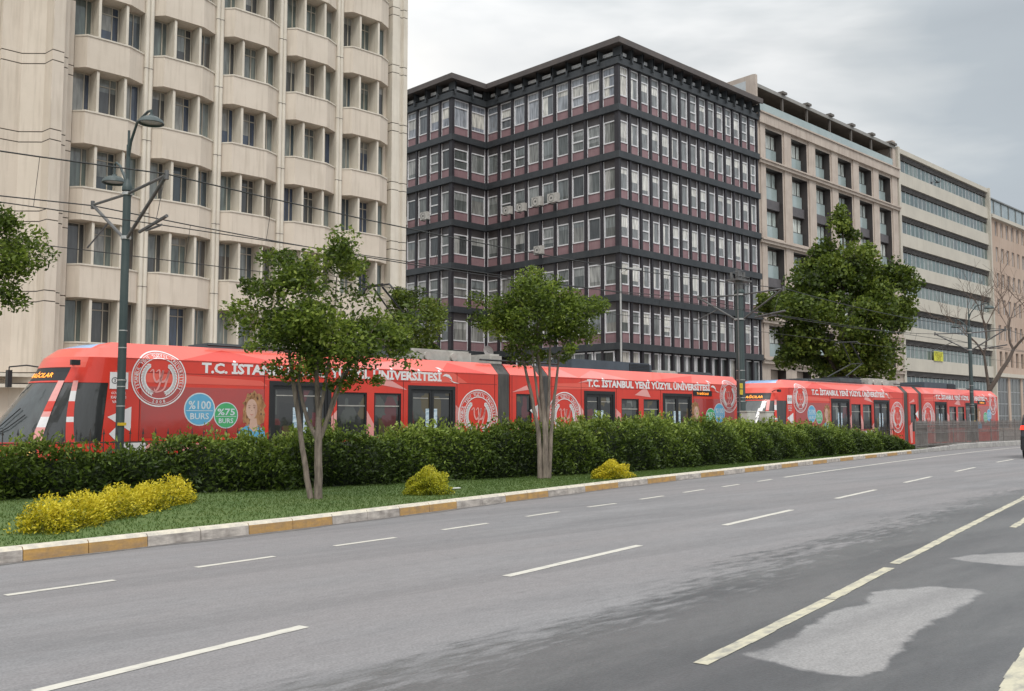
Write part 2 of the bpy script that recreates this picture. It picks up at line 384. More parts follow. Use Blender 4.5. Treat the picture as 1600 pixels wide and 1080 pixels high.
struct('ground', g, mat('dusty_ground', (.2, .19, .17), (.15, .15, .13), .3, .9))
paint = mat('road_paint', (.54, .52, .46), (.33, .32, .30), 6, .6, stretch=(.6, 1.6, 1), fine=.12, contrast=(.5, .75))
ypaint = mat('worn_yellow_road_paint', (.47, .44, .33), (.24, .235, .21), 5, .7, stretch=(.8, 1.8, 1), fine=.15, contrast=(.45, .68))
def strip(mb, a, b, w, z=.004, jag=0):
    a, b = Vector((*a, z)), Vector((*b, z)); d = (b-a).normalized(); nn = Vector((-d.y, d.x, 0))*w/2
    k = max(1, int((b-a).length/.25)) if jag else 1
    for i in range(k):
        p, q = a.lerp(b, i/k), a.lerp(b, (i+1)/k); j1, j2 = [1+jag*random.uniform(-1, .3) for _ in range(2)]
        mb.face([p-nn*j1, q-nn*j1, q+nn*j2, p+nn*j2])
m_ = MB()
for a, b in (((2.18,6.47),(4.42,6.93)), ((7.36,7.58),(10.42,8.15)), ((13.34,8.72),(16.5,9.3)), ((19.5,9.94),(22.6,10.5)), ((25.7,11.13),(28.9,11.72)), ((32.3,12.3),(35.5,12.86)), ((40.4,13.8),(43.8,14.3)), ((47,14.8),(50,15.2)), ((-4.2,5.1),(-1.2,5.73))): strip(m_, a, b, .12, jag=.12)
struct('lane_line', m_, paint)
m_ = MB()
for a, b in (((.9,9.8),(2,9.98)), ((3.12,10.16),(4.23,10.3)), ((5.25,10.52),(6.36,10.68)), ((7.45,10.98),(8.6,11.14)), ((9.71,11.4),(10.84,11.6)), ((12.05,11.92),(13.1,12.11)), ((14.2,12.35),(15.23,12.5)), ((16.35,12.76),(17.45,12.97)), ((18.6,13.24),(19.75,13.47)), ((20.84,13.66),(21.95,13.87)), ((23.3,14.14),(24.46,14.38))): strip(m_, a, b, .1, jag=.12)
pts = [(25.5,14.6),(30,15.42),(37,16.65),(45,17.9),(52,18.9),(60,19.8),(80,20.6),(140,21.0)]
for a, b in zip(pts, pts[1:]): strip(m_, a, b, .12, jag=.1)
struct('edge_line', m_, paint)
m_ = MB()
for a, b in (((5.72,3.95),(8.6,4.48)), ((8.62,4.485),(10.9,4.93)), ((11.25,5.02),(14.6,5.66)), ((14.62,5.67),(17.7,6.25)), ((17.75,6.27),(22.5,7.16)), ((22.6,7.2),(40,10.6))): strip(m_, a, b, .125, jag=.14)
strip(m_, (6.35, 2.17), (8.6, 2.60), .16, jag=.3); strip(m_, (16.3, 5.36), (19.4, 5.95), .12, jag=.3)
struct('shoulder_line', m_, ypaint)
# kerb: painted stones, two tones; plain concrete beyond the planted strip
kw = mat('kerb_white_paint', (.50, .455, .41), (.26, .235, .215), 4, .85, bump=.4, stretch=(1, 1, 3), fine=.18, contrast=(.38, .66), dirt=(.2, .17, .15, .6))
ky = mat('kerb_yellow_paint', (.47, .275, .085), (.30, .20, .115), 4, .85, bump=.4, stretch=(1, 1, 3), fine=.18, contrast=(.38, .7), dirt=(.24, .17, .10, .6))
kc = mat('kerb_concrete', (.40, .385, .36), (.27, .26, .25), 3, .85, bump=.3, fine=.12)
kt = mat('kerb_top', (.66, .60, .48), (.44, .41, .36), 6, .8, fine=.1)
kb = MB(); x = -19.78; i = -29
def kerbstone(x0, x1, m, h=.17, w=.22):
    a, b = Vector((x0, K(x0), 0)), Vector((x1, K(x1), 0)); d = (b-a).normalized(); nn = Vector((-d.y, d.x, 0)); e = d*.006
    prof = [(0, -.02), (.012, h-.035), (.04, h), (w, h), (w, -.02)]
    P = [[p+nn*o+Vector((0, 0, z)) for o, z in prof] for p in (a+e, b-e)]
    for k in range(4): kb.face([P[0][k], P[1][k], P[1][k+1], P[0][k+1]], 3 if (k in (1, 2) and m < 2) else m)
    kb.face(P[0][::-1], m); kb.face(P[1], m)
for i in range(-30, 58):
    x = 4.0+.82*i; kerbstone(x, x+.82, (1 if (i//2) % 2 == 0 else 0) if x < 47 else 2)
for i in range(60):
    x = 51.56+1.5*i; kerbstone(x, x+1.5, 2, .2+.1*min(1, i/3), .3)
struct('kerb', kb, [kw, ky, kc, kt])
gut = mat('gutter_grit', (.11, .10, .095), (.17, .16, .15), 8, .9, fine=.2)
m_ = MB()
for i in range(200):
    x = -12+.5*i; a, b = K(x), K(x+.5); wv = .13+.05*math.sin(i*.7)+.03*math.sin(i*1.9); w2 = .13+.05*math.sin((i+1)*.7)+.03*math.sin((i+1)*1.9)
    m_.face([(x, a-wv, .004), (x+.5, b-w2, .004), (x+.5, b+.01, .004), (x, a+.01, .004)])
struct('gutter', m_, gut)
lawnm = mat('lawn_soil_and_grass', (.065, .115, .024), (.10, .145, .04), 1.4, .95, bump=.5, fine=.35)
lb = MB(); xs = np.arange(-60, 62, 1.)
for a, b in zip(xs, xs[1:]): lb.face([(a, K(a)+.2, .13), (b, K(b)+.2, .13), (b, max(21.9, K(b)+.3), .13), (a, max(21.9, K(a)+.3), .13)])
struct('lawn', lb, lawnm)
tb = MB()
pav = mat('track_paving', (.30, .29, .27), (.22, .21, .20), 2, .85, fine=.15)
tb.face([(-60, 21.8, .06), (62, 21.8, .06), (62, 31, .06), (-60, 31, .06)]); tb.face([(62, 22, .06), (420, 22.3, .06), (420, 31, .06), (62, 31, .06)])
struct('track_bed', tb, pav)
rl = MB()
for y in (23.6, 25.03, 27.6, 29.03): rl.box(-60, 300, y-.035, y+.035, .05, .075)
struct('rails', rl, mat('rail_steel', (.3, .29, .28), (.2, .17, .15), 4, .35, metal=.9))
pv = MB(); pv.box(-60, 420, 31, 42.59, -.03, .2); pv.box(33.4, 52.5, 42.59, 70, -.03, .2)
struct('pavement', pv, mat('pavement_slabs', (.33, .31, .29), (.25, .24, .22), 1.5, .85, fine=.12))
# grass blades
n = 70000; gx = rng.uniform(-3, 1, n); gx = -4+54*rng.random(n)**1.25
ky_ = np.interp(gx, KX, KY)+.2; hy_ = np.interp(gx, HX, HY)+.1; gy = ky_+(hy_-ky_)*rng.random(n)
gm = leaves('grass', np.stack([gx, gy, np.full(n, .145)], 1), np.array([[0, 0, 1.6]]), .055, rng.normal(.55, .2, n)+.25*np.sin(gx*1.7)*np.cos(gy*2.1), leafmat('grass_blades', [(.07, .125, .024), (.10, .165, .034), (.15, .205, .05)], .5), asp=.24)
go = bpy.data.objects.new('grass', gm); link(go, None, (0, 0, 0)); tag(go, 'short mown grass covering the strip between kerb and hedge', 'grass', kind='stuff')
# ================================================================ HEDGE, SHRUBS
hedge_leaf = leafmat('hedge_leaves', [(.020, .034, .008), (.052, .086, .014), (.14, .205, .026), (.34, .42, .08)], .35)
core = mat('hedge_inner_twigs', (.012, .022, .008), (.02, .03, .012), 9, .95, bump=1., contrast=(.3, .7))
HD = thing('hedge', (20, 19, .13), 'long dense dark green evergreen hedge in front of the red trams', 'hedge')
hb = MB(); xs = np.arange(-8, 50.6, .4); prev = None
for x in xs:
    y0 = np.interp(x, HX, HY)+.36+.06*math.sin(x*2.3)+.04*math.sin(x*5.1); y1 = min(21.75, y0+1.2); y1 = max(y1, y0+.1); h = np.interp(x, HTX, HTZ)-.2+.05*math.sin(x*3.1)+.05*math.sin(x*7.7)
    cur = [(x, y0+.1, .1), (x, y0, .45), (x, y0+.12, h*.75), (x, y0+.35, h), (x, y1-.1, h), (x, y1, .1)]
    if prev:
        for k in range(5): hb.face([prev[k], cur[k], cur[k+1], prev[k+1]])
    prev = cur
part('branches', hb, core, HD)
n = 105000; hx = -8+58.4*rng.random(n)**1.1; f = np.interp(hx, HX, HY); h = np.interp(hx, HTX, HTZ)
lump = .13*np.sin(hx*2.1)+.09*np.sin(hx*4.7+1)+.06*np.sin(hx*9.3)
k = rng.random(n); hz = np.empty(n); hy = np.empty(n); topz = h+lump*.7
fr = k < .66; hz[fr] = .12+(topz[fr]-.12)*rng.random(fr.sum())**.85; t = (hz-.12)/(topz-.12)
hy[fr] = (f+.12+lump*.8+.25*np.clip(t-.72, 0, 1)*3*.5+rng.normal(0, .09, n)+.1*np.sin(hz*5+hx*3))[fr]
tp = (k >= .66) & (k < .9); hy[tp] = (f+.2+1.1*rng.random(n))[tp]; hz[tp] = (topz-.1+rng.normal(0, .07, n)+.07*np.sin(hx*11)*np.sin(hy*9))[tp]
# shoots that stand up above the top, each a small rosette of leaves
k = np.where((k > .86) & (k < .9), .95, k); tp = (k >= .66) & (k < .86); sh = k >= .9; ns = 1300; sx_ = -8+58*rng.random(ns)**1.1; sy_ = np.interp(sx_, HX, HY)+.2+.7*rng.random(ns); sz_ = np.interp(sx_, HTX, HTZ)+.13*np.sin(sx_*2.1)*.7+.05
pick = rng.integers(0, ns, n); up_ = rng.random(n)*.42*rng.random(ns)[pick]
hx[sh] = (sx_[pick]+rng.normal(0, .035, n))[sh]; hy[sh] = (sy_[pick]+rng.normal(0, .035, n))[sh]; hz[sh] = (sz_[pick]-.12+up_)[sh]
nr = np.zeros((n, 3)); nr[fr] = (0, -.7, .5); nr[tp] = (0, -.1, .9); nr[sh] = (0, 0, 1.5)
fy = np.interp(hx, HX, HY); hy = np.minimum(hy, np.maximum(21.85, fy+.1))
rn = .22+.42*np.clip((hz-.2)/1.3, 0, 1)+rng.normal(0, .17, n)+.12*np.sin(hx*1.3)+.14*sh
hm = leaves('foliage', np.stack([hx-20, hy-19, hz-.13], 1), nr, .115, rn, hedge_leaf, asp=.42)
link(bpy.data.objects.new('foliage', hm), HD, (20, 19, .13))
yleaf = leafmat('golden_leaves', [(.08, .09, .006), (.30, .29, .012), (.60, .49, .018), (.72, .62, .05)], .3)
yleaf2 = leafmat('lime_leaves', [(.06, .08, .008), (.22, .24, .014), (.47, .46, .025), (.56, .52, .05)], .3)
def shrub(name, path, rad, hgt, label, lm, n, seed, kind=None):
    """path: list of ground points the mass of foliage follows"""
    g = np.random.default_rng(seed); P = np.array(path, float); base = P.mean(0)
    th = thing(name, (base[0], base[1], .13), label, 'shrub')
    sb = MB()
    for q in range(14 if len(P) > 1 else 6):
        t = g.random()*(len(P)-1); a = P[int(t)]*(1-t % 1)+P[min(int(t)+1, len(P)-1)]*(t % 1); dx, dy = g.normal(0, rad*.3, 2)
        limb(sb, (a[0], a[1], .12), (a[0]+dx, a[1]+dy, .13+hgt*.6), .014, .006, .1, 5, seed=q)
    part('stems', sb, mat('twig_bark', (.12, .08, .05), (.07, .05, .03), 9, .9), th)
    t = g.random(n)*(len(P)-1) if len(P) > 1 else np.zeros(n); i = t.astype(int); j = np.minimum(i+1, len(P)-1); c = P[i]*(1-t % 1)[:, None]+P[j]*(t % 1)[:, None]
    q = g.normal(size=(n, 3)); q /= np.linalg.norm(q, axis=1)[:, None]; q[:, 2] = np.abs(q[:, 2])*1.0-.12; r = g.random(n)**.3
    lumpy = 1+.22*np.sin(t*7+q[:, 0]*3)+.15*np.sin(q[:, 2]*9+q[:, 1]*7+t*3)
    pos = np.stack([c[:, 0]+q[:, 0]*r*rad*lumpy, c[:, 1]+q[:, 1]*r*rad*lumpy, .1+hgt*.1+q[:, 2]*r*hgt*lumpy*.92], 1)
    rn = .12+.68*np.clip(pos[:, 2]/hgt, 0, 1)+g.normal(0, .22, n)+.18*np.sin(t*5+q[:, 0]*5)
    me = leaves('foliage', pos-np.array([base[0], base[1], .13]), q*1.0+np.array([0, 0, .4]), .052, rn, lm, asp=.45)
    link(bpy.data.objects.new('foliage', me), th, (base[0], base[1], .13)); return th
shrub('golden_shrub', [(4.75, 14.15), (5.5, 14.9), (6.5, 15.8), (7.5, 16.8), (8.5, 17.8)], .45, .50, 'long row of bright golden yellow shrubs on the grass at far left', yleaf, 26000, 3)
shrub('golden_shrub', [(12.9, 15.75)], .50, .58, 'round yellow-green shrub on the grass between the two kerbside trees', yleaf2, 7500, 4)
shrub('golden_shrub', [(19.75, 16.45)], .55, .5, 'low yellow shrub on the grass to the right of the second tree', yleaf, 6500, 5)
sc_ = MB(); sc_.face([(-.12, -.05, 0), (.1, -.07, .01), (.13, .05, .02), (.0, .03, .035), (-.1, .07, .01)]); sc_.face([(-.1, .07, .01), (0, .03, .035), (.13, .05, .02), (.02, .1, .05)])
solo('paper_scrap', MB().prism([(14.1, 16.2), (14.34, 16.22), (14.38, 16.33), (14.2, 16.36), (14.08, 16.28)], .16, .175), mat('white_paper', (.7, .7, .68), None, 5, .8), (14.2, 16.3, .16), 'small white scrap of paper lying on the grass', 'litter')
# ================================================================ BEIGE TOWER BLOCK (left)
cream = mat('beige_precast', (.64, .565, .475), (.575, .505, .42), .5, .85, bump=.12, dirt=(.36, .30, .23, .42), fine=.05)
cream2 = mat('beige_precast_rib', (.66, .61, .52), (.58, .53, .45), .8, .8, dirt=(.42, .37, .30, .4), fine=.04)
joint = mat('dark_joint', (.09, .08, .07), None, 3, .9)
creamfr = mat('cream_window_frame', (.48, .44, .36), (.40, .37, .31), 2, .6)
g_beige = glass('tinted_office_glass', [(.022, .042, .055), (.075, .10, .09), (.035, .038, .04), (.025, .045, .085), (.11, .14, .13), (.06, .052, .045), (.16, .185, .175)])
B1 = thing('apartment_block', (24, 42.6, .1), 'tall beige precast block with bulging balcony-like bands, at left behind the first tram', 'building')
wb = MB(); wb.box(14.6, 33.3, 43.08, 60, 0, 32.5); wb.box(2, 14.6, 43.4, 60, 0, 32.5)
part('wall', wb, cream, B1)
SILL = [4.98+3.37*k for k in range(8)]; BX = [14.81+3.49*i for i in range(5)]
sp = MB(); P = [(0, 0), (.38, -.45), (2.25, -.45), (2.70, -.22), (3.08, -.01), (3.08, .47), (0, .47)]; sp.prism(P, -1.43, -.04)
lip = [(-.0, -.03), (.37, -.49), (2.27, -.49), (2.73, -.25), (3.08, -.05), (3.08, .40), (0, .40)]; sp.prism(lip, -.037, .03, 1)
spm = sp.mesh('spandrel_panel', [cream, cream2])
fn = MB(); fn.box(0, .11, -.38, .42, -.1, 1.86); fn.box(.02, .09, -.32, .42, 1.86, 1.955); fnm = fn.mesh('fin', cream2)
WS = [(.03, .82, (), (.56,)), (.99, 1.06, (1.52,), (.74,)), (2.2, .86, (), (.50,))]
g_bl = glass('tinted_blind', [(.16, .18, .17), (.23, .23, .21), (.11, .13, .13)])
def bpane(w, vb, h, full):
    q = pane_mb(w, 1.93, .04, .045)
    if h: x1 = w-.05 if full else vb[0]; q.face([(.05, .04, 1.88-h), (x1, .04, 1.88-h), (x1, .04, 1.88), (.05, .04, 1.88)], 1)
    return q.mesh('pane', [g_beige, g_bl])
wmesh = [(frame_mb(w, 1.93, .05, .07, b, vb).mesh('window', creamfr), [bpane(w, vb, h, fu) for h, fu in ((0, 0), (0, 0), (.6, 1), (1.1, 0), (1.82, 0), (.35, 1))]) for _, w, b, vb in WS]; wr = random.Random(2)
up_f, up_p = MB(), MB()
for r, s in enumerate(SILL):
    for i, bx in enumerate(BX):
        x0 = bx+.205; inst('spandrel_panel', spm, B1, (x0, 42.6, s))
        if r == 7: continue
        for fx in (.86, 2.08): inst('fin', fnm, B1, (x0+fx, 42.6, s))
        for q, (wx, w, bars, vb) in enumerate(WS):
            if r < 6:
                o = inst('window', wmesh[q][0], B1, (x0+wx, 42.98, s)); inst('pane', wr.choice(wmesh[q][1]), o, (0, 0, 0))
            else:
                a = frame_mb(w, 1.93, .05, .07, bars, vb); b = pane_mb(w, 1.93, .04, .045)
                for src, dst in ((a, up_f), (b, up_p)):
                    k = len(dst.v); dst.v += [(p[0]+x0+wx, p[1]+42.98, p[2]+s) for p in src.v]; dst.f += [tuple(k+j for j in f) for f in src.f]; dst.m += src.m
o = part('upper_windows', up_f, creamfr, B1); o['kind'] = 'stuff'; part('pane', up_p, g_beige, o)
for i in range(1, 5):
    bx = BX[i]; pb = MB(); pb.box(bx-.2, bx+.2, 42.58, 43.1, 0, 32)
    for dx in (-.1, .1): pb.tube([(bx+dx, 42.52, 0), (bx+dx, 42.52, 32)], .1, 12)
    for s in SILL:
        for dx in (-.1, .1): pb.tube([(bx+dx, 42.52, s-.68), (bx+dx, 42.52, s-.655)], .108, 12, 1)
    part('pilaster', pb, [cream2, joint], B1)
def ribbed(poly, zc, name, parent, mats, z0=0, z1=32.4, g=.022):
    b = MB(); zs = [z0]+sorted(zc)+[z1]; cx = sum(p[0] for p in poly)/len(poly)
    for a, c in zip(zs, zs[1:]): b.prism(poly, a+g, c-g)
    cy = max(p[1] for p in poly); inner = [(cx+(p[0]-cx)*.985, min(cy, p[1]+.03)) for p in poly]; b.prism(inner, z0, z1-.05, 1)
    return part(name, b, mats, parent)
jz = [s+k for s in [SILL[0]-3.37]+SILL for k in (-1.38, -1.82) if 0 < s+k < 32]
ribbed([(12.1, 42.6), (12.9, 42.6), (13.6, 41.93), (13.66, 41.2), (14.15, 41.28), (14.2, 41.75), (14.5, 41.8), (14.56, 42.5), (14.98, 42.55), (14.98, 43.2), (12.1, 43.2)], jz, 'corner_tower', B1, [cream, joint])
ribbed([(6, 42.9), (12.09, 42.9), (12.09, 43.3), (6, 43.3)], jz, 'corner_tower', B1, [cream, joint])
ribbed([(32.28, 42.5), (32.75, 42.45), (32.8, 42.6), (33.0, 42.6), (33.05, 42.45), (33.32, 42.45), (33.32, 43.3), (32.28, 43.3)], [s+k for s in SILL for k in (-.1, -.55)], 'corner_pier', B1, [cream2, joint])
gb = MB(); rect_wall(gb, 2, 33.2, 0, 3.55, [(4+3.2*i, 6+3.2*i, .7, 2.7) for i in range(9)], 42.62, .3); gb.box(2, 14.8, 41.9, 42.6, 3.42, 3.56); gb.box(2, 14.8, 41.9, 42.6, 2.98, 3.12)
part('ground_floor', gb, cream2, B1); gp = MB()
for i in range(9): gp.face([(4+3.2*i, 42.9, .7), (6+3.2*i, 42.9, .7), (6+3.2*i, 42.9, 2.7), (4+3.2*i, 42.9, 2.7)])
part('shop_glazing', gp, g_beige, B1)
# ================================================================ DARK OFFICE BLOCK
dark = mat('dark_steel_cladding', (.030, .035, .040), (.045, .050, .055), 1.2, .5, dirt=(.07, .07, .07, .4))
darkf = mat('dark_fin', (.030, .026, .032), (.022, .02, .024), 2, .5)
mauve = mat('mauve_spandrel', (.285, .175, .185), (.225, .135, .145), .9, .55, dirt=(.30, .22, .22, .5), fine=.05)
whitefr = mat('aluminium_frame', (.74, .74, .75), (.62, .62, .64), 2, .45)
brown = mat('brown_transom', (.07, .062, .062), (.11, .10, .10), 1, .35)
g_left = glass('grey_blind_glass', [(.09, .10, .095), (.15, .16, .15), (.05, .055, .055), (.21, .21, .195), (.12, .13, .125)])
g_top = glass('painted_sky_glass', [(.26, .28, .32), (.31, .33, .36), (.22, .245, .28), (.13, .14, .15)])  # top-row panes: sky reflection put into the base colours
g_right = glass('pale_curtain_glass', [(.44, .43, .39), (.52, .50, .45), (.32, .32, .30), (.58, .56, .51), (.20, .21, .21)])
g_low = glass('dark_low_glass', [(.05, .06, .06), (.10, .11, .105), (.03, .035, .035), (.16, .165, .15)])
B2 = thing('office_block', (60, 44, .1), 'dark grid-fronted office block with mauve panels and white window frames, on the corner', 'building')
FP = [(70.95, 42.6), (52.5, 42.6), (52.5, 56.4), (48.8, 56.4), (48.8, 68)]
def ringpoly(o, i):
    f = lambda o: [(71.15, 42.6-o), (52.5-o, 42.6-o), (52.5-o, 56.4-o), (48.8-o, 56.4-o), (48.8-o, 68)]
    return f(o)+f(-i)[::-1]
wb = MB(); wb.prism(ringpoly(-.16, 3.5), 0, 27.3); wb.prism([(71.1, 45), (54.9, 45), (54.9, 58.8), (51.2, 58.8), (51.2, 67.9), (71.1, 67.9)], 27.0, 27.28, 0)
part('wall', wb, darkf, B2)
RB = [24.17-3.42*k for k in range(6)]
for b in [RB[0]+2.9+.52]+RB:
    q = MB(); top = b == RB[0]+3.42; q.prism(ringpoly(.25, .2), b-.49, b+(.25 if top else 0)); part('floor_band', q, dark, B2)
q = MB(); q.prism(ringpoly(.62, 3.0), 28.5, 28.8); q.prism(ringpoly(.66, -.56), 28.42, 28.84)
part('roof_slab', q, mat('roof_edge', (.11, .092, .085), (.08, .07, .068), 1, .7), B2)
q = MB(); q.prism(ringpoly(-.12, .5), 27.95, 28.2); part('clerestory', q, mat('clerestory_painted_glow', (.75, .77, .78), None, 2, .2), B2)  # opaque white strips; the bright slots' light is put into the colour
q = MB(); q.prism(ringpoly(-2.2, 2.6), 27.2, 28.41); part('roof_storey', q, brown, B2)
FACES = [(Matrix.Translation((52.5, 42.6, 0)), 18.45, 15, g_right), (Matrix.Translation((52.5, 56.4, 0)) @ Matrix.Rotation(-R(90), 4, 'Z'), 13.8, 9, g_left),
         (Matrix.Translation((48.8, 56.4, 0)), 3.7, 2, g_left), (Matrix.Translation((48.8, 68, 0)) @ Matrix.Rotation(-R(90), 4, 'Z'), 11.6, 8, g_left)]
specs = []
CF = Vector((math.cos(R(45.5)), math.sin(R(45.5)), 0)); CR = Vector((math.sin(R(45.5)), -math.cos(R(45.5)), 0))
def px(p): d = p.dot(CF); return 960*p.dot(CR)/d
for fi, (T, L, n, gl) in enumerate(FACES):
    p = L/n
    for c in range(n+1):
        q = MB(); w = .105 if 0 < c < n else .09
        if fi in (1, 3) and c == n: continue
        if fi in (0, 2) and c == 0: q.box(-.13, .12, -.13, .25, 3.6, 27.2)
        else: q.box(c*p-w, c*p+w, -.13, .25, 3.6, 27.2)
        part('pier', q, darkf, B2, T)
        q = MB(); q.box(c*p-.07, c*p+.07, -.42, -.3, 27.35, 28.4); q.box(c*p-.06, c*p+.06, -.42, .4, 27.75, 28.38); part('roof_bracket', q, dark, B2, T)
    for c in range(n):
        a, b = T @ Vector((c*p, 0, 0)), T @ Vector((c*p+p, 0, 0)); hid = fi == 3 and c < 3
        for k in range(6): specs.append((0 if hid else abs(px(b)-px(a)), fi, c, k))
specs.sort(key=lambda s: -s[0]); rnd = random.Random(5)
def unit(fi, c, k, w):
    b = RB[k]; f, pn, pl, tr = MB(), MB(), MB(), MB(); x0 = .115; x1 = w-.115
    kind = rnd.random()
    f.box(x0, x0+.05, .02, .1, .03, 2.9); f.box(x1-.05, x1, .02, .1, .03, 2.9); f.box(x0+.05, x1-.05, .02, .1, .0, .035)
    z0, z1 = .72, 2.34
    i0, i1 = x0+.05, x1-.05; t = .085
    f.box(i0, i0+t, 0, .09, z0, z1); f.box(i1-t, i1, 0, .09, z0, z1); f.box(i0+t, i1-t, 0, .09, z0, z0+t); f.box(i0+t, i1-t, 0, .09, z1-t, z1)
    if kind > .82 or (fi and kind > .72): f.box(i0+t, i1-t, .006, .085, 1.42, 1.52)
    if k == 0: f.box(i0, i1, .004, .09, 2.82, 2.9)
    pn.face([(i0+t, .07, z0+t), (i1-t, .07, z0+t), (i1-t, .07, z1-t), (i0+t, .07, z1-t)])
    if k == 0: pn.face([(i0, .07, z1), (i1, .07, z1), (i1, .07, 2.85), (i0, .07, 2.85)])
    else: tr.face([(i0, .06, z1), (i1, .06, z1), (i1, .06, 2.92), (i0, .06, 2.92)])
    if rnd.random() < .5:
        hb_ = z1-t-(z1-z0-2*t)*rnd.choice((.25, .4, .55, .8)); pn.face([(i0+t, .064, hb_), (i1-t, .064, hb_), (i1-t, .064, z1-t), (i0+t, .064, z1-t)], 1)
    elif rnd.random() < .35:
        xx = i0+t+(i1-i0-2*t)*rnd.choice((.3, .45)); pn.face([(i0+t, .064, z0+t), (xx, .064, z0+t), (xx, .064, z1-t), (i0+t, .064, z1-t)], 1)
    pl.face([(i0, .05, .03), (i1, .05, .03), (i1, .05, z0), (i0, .05, z0)])
    return f, pn, pl, tr
def gl_for(fi, k): return (g_top if fi else g_right) if k == 0 else (g_right if fi == 0 and k <= 3 else (g_low if fi == 0 else g_left))
rest = [MB() for _ in range(3)]
blind = glass('drawn_blind_pale', [(.60, .58, .52), (.50, .49, .45), (.66, .65, .60)]); blind2 = glass('drawn_blind_grey', [(.24, .25, .24), (.34, .34, .32), (.18, .20, .20)])
for r, (a, fi, c, k) in enumerate(specs):
    T, L, n, _ = FACES[fi]; p = L/n; u = unit(fi, c, k, p); M_ = T @ Matrix.Translation((c*p, 0, RB[k]))
    if r < 100:
        o = inst('window', u[0].mesh('window', whitefr, Matrix.Rotation(0 if fi in (0, 2) else -R(90), 4, 'Z')), B2, M_ @ Vector((0, 0, 0)))
        RT = Matrix.Rotation(0 if fi in (0, 2) else -R(90), 4, 'Z')
        inst('pane', u[1].mesh('pane', [gl_for(fi, k), blind if (fi == 0 or k == 0) else blind2], RT), o, (0, 0, 0)); inst('spandrel_panel', u[2].mesh('spandrel_panel', mauve, RT), o, (0, 0, 0))
        if u[3].v: inst('transom', u[3].mesh('transom', brown, RT), o, (0, 0, 0))
    else:
        for q, di in ((u[0], 0), (u[1], 1), (u[2], 2), (u[3], 2)):
            if di == 1: q.m = [0 if mm == 0 else (1 if fi == 0 else 2) for mm in q.m]
            d = rest[di]; i = len(d.v); d.v += [tuple(M_ @ Vector(v)) for v in q.v]; d.f += [tuple(i+j for j in f) for f in q.f]; d.m += q.m if di == 1 else [0 if q is not u[3] else 1]*len(q.f)
o = part('side_windows', rest[0], whitefr, B2); o['kind'] = 'stuff'; part('pane', rest[1], [g_right, blind, blind2], o); part('spandrel_panel', rest[2], [mauve, brown], o)
lowf = FACES[0][0]
for c in range(8):
    w = 18.45/8; x0 = c*w+.06
    a = frame_mb(w-.14, 2.95, .09, .1, (), ((w-.14)/2-.06, (w-.14)/2+.06)); o = inst('shop_window', a.mesh('shop_window', whitefr), B2, (52.5+x0, 42.62, 3.55)); inst('pane', pane_mb(w-.14, 2.95, .07, .06).mesh('pane', g_low if c % 3 else g_right), o, (0, 0, 0))
q = MB(); q.box(52.45, 71, 42.45, 42.7, 3.1, 3.54); q.box(52.45, 71, 42.5, 42.8, 0, 3.1); part('plinth', q, dark, B2)
for c in range(5):
    RT = Matrix.Rotation(-R(90), 4, 'Z'); w = 2.0
    a = frame_mb(w-.16, 2.4, .1, .1, (), ()); o = inst('shop_window', a.mesh('shop_window', whitefr, RT), B2, (52.42, 42.9+w*(c+1), 4.1)); inst('pane', pane_mb(w-.16, 2.4, .07, .06).mesh('pane', g_low, RT), o, (0, 0, 0))
# air-conditioning units
acw = mat('ac_casing', (.50, .49, .46), (.40, .38, .35), 4, .5); acd = mat('ac_grille', (.08, .08, .08), None, 5, .5)
def ac(y, x, z, label, s=1.0):
    t = thing('air_conditioner', (x-.3, y, z), label, 'air conditioner', 'outdoor air-conditioner boxes on the dark office block')
    b = MB(); b.box(x-.55*s, x-.25, y-.42*s, y+.42*s, z, z+.62*s); part('casing', b, acw, t)
    b = MB(); T = Matrix.Translation((x-.56*s, y+.07, z+.31*s)) @ Matrix.Rotation(R(90), 4, 'Y'); b.lathe([(.0, 0), (.08, .0), (.09, .012), (.24*s, .012), (.25*s, -.012), (.26*s, -.012)], n=18); part('fan_grille', b, acd, t, T)
    b = MB(); b.box(x-.56*s, x-.1, y-.36, y-.32, z-.05, z); b.box(x-.56*s, x-.1, y+.32, y+.36, z-.05, z); part('bracket', b, dark, t)
for y, d in ((53.3, 'leftmost of the four air-conditioner boxes in a row on the dark block'), (51.75, 'second air-conditioner box of the row of four on the dark block'), (50.0, 'third air-conditioner box of the row of four on the dark block'), (48.35, 'rightmost of the four air-conditioner boxes in a row on the dark block')): ac(y, 52.3, 17.72 if y > 51 else 17.85, d, 1.12 if y < 51 else 1)
ac(49.9, 52.3, 14.15, 'single air-conditioner box one floor below the row of four')
ac(59.0, 48.6, 17.6, 'air-conditioner box on the recessed wing of the dark block, right one of two'); ac(61.9, 48.6, 17.6, 'air-conditioner box on the recessed wing, half hidden beside the beige tower')
# ================================================================ STONE BLOCK WITH DEEP WINDOWS
stone = mat('pinkish_stone', (.50, .43, .37), (.42, .355, .305), .8, .85, dirt=(.26, .2, .16, .55), bump=.1, fine=.05)
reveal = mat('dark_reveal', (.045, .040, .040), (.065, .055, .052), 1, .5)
g_pale = glass('pale_green_glass', [(.62, .68, .64), (.70, .74, .69), (.50, .57, .54), (.76, .78, .73)])
teal = mat('teal_balustrade_glass', (.37, .44, .43), (.30, .37, .37), .6, .12, coat=1)
B3 = thing('apartment_block', (85, 44, .1), 'pinkish stone block with deep dark window recesses and a roof terrace', 'building')
cols = [72.5+4.38*i for i in range(6)]; CW = 2.75
holes = []
for x in cols: holes += [(x, x+CW, 24.1, 26.72), (x, x+CW, 17.28, 23.3), (x, x+CW, 10.42, 16.46), (x, x+CW, 7.0, 9.62)]+[(x+.1, x+CW-.1, 3.2, 5.9)]
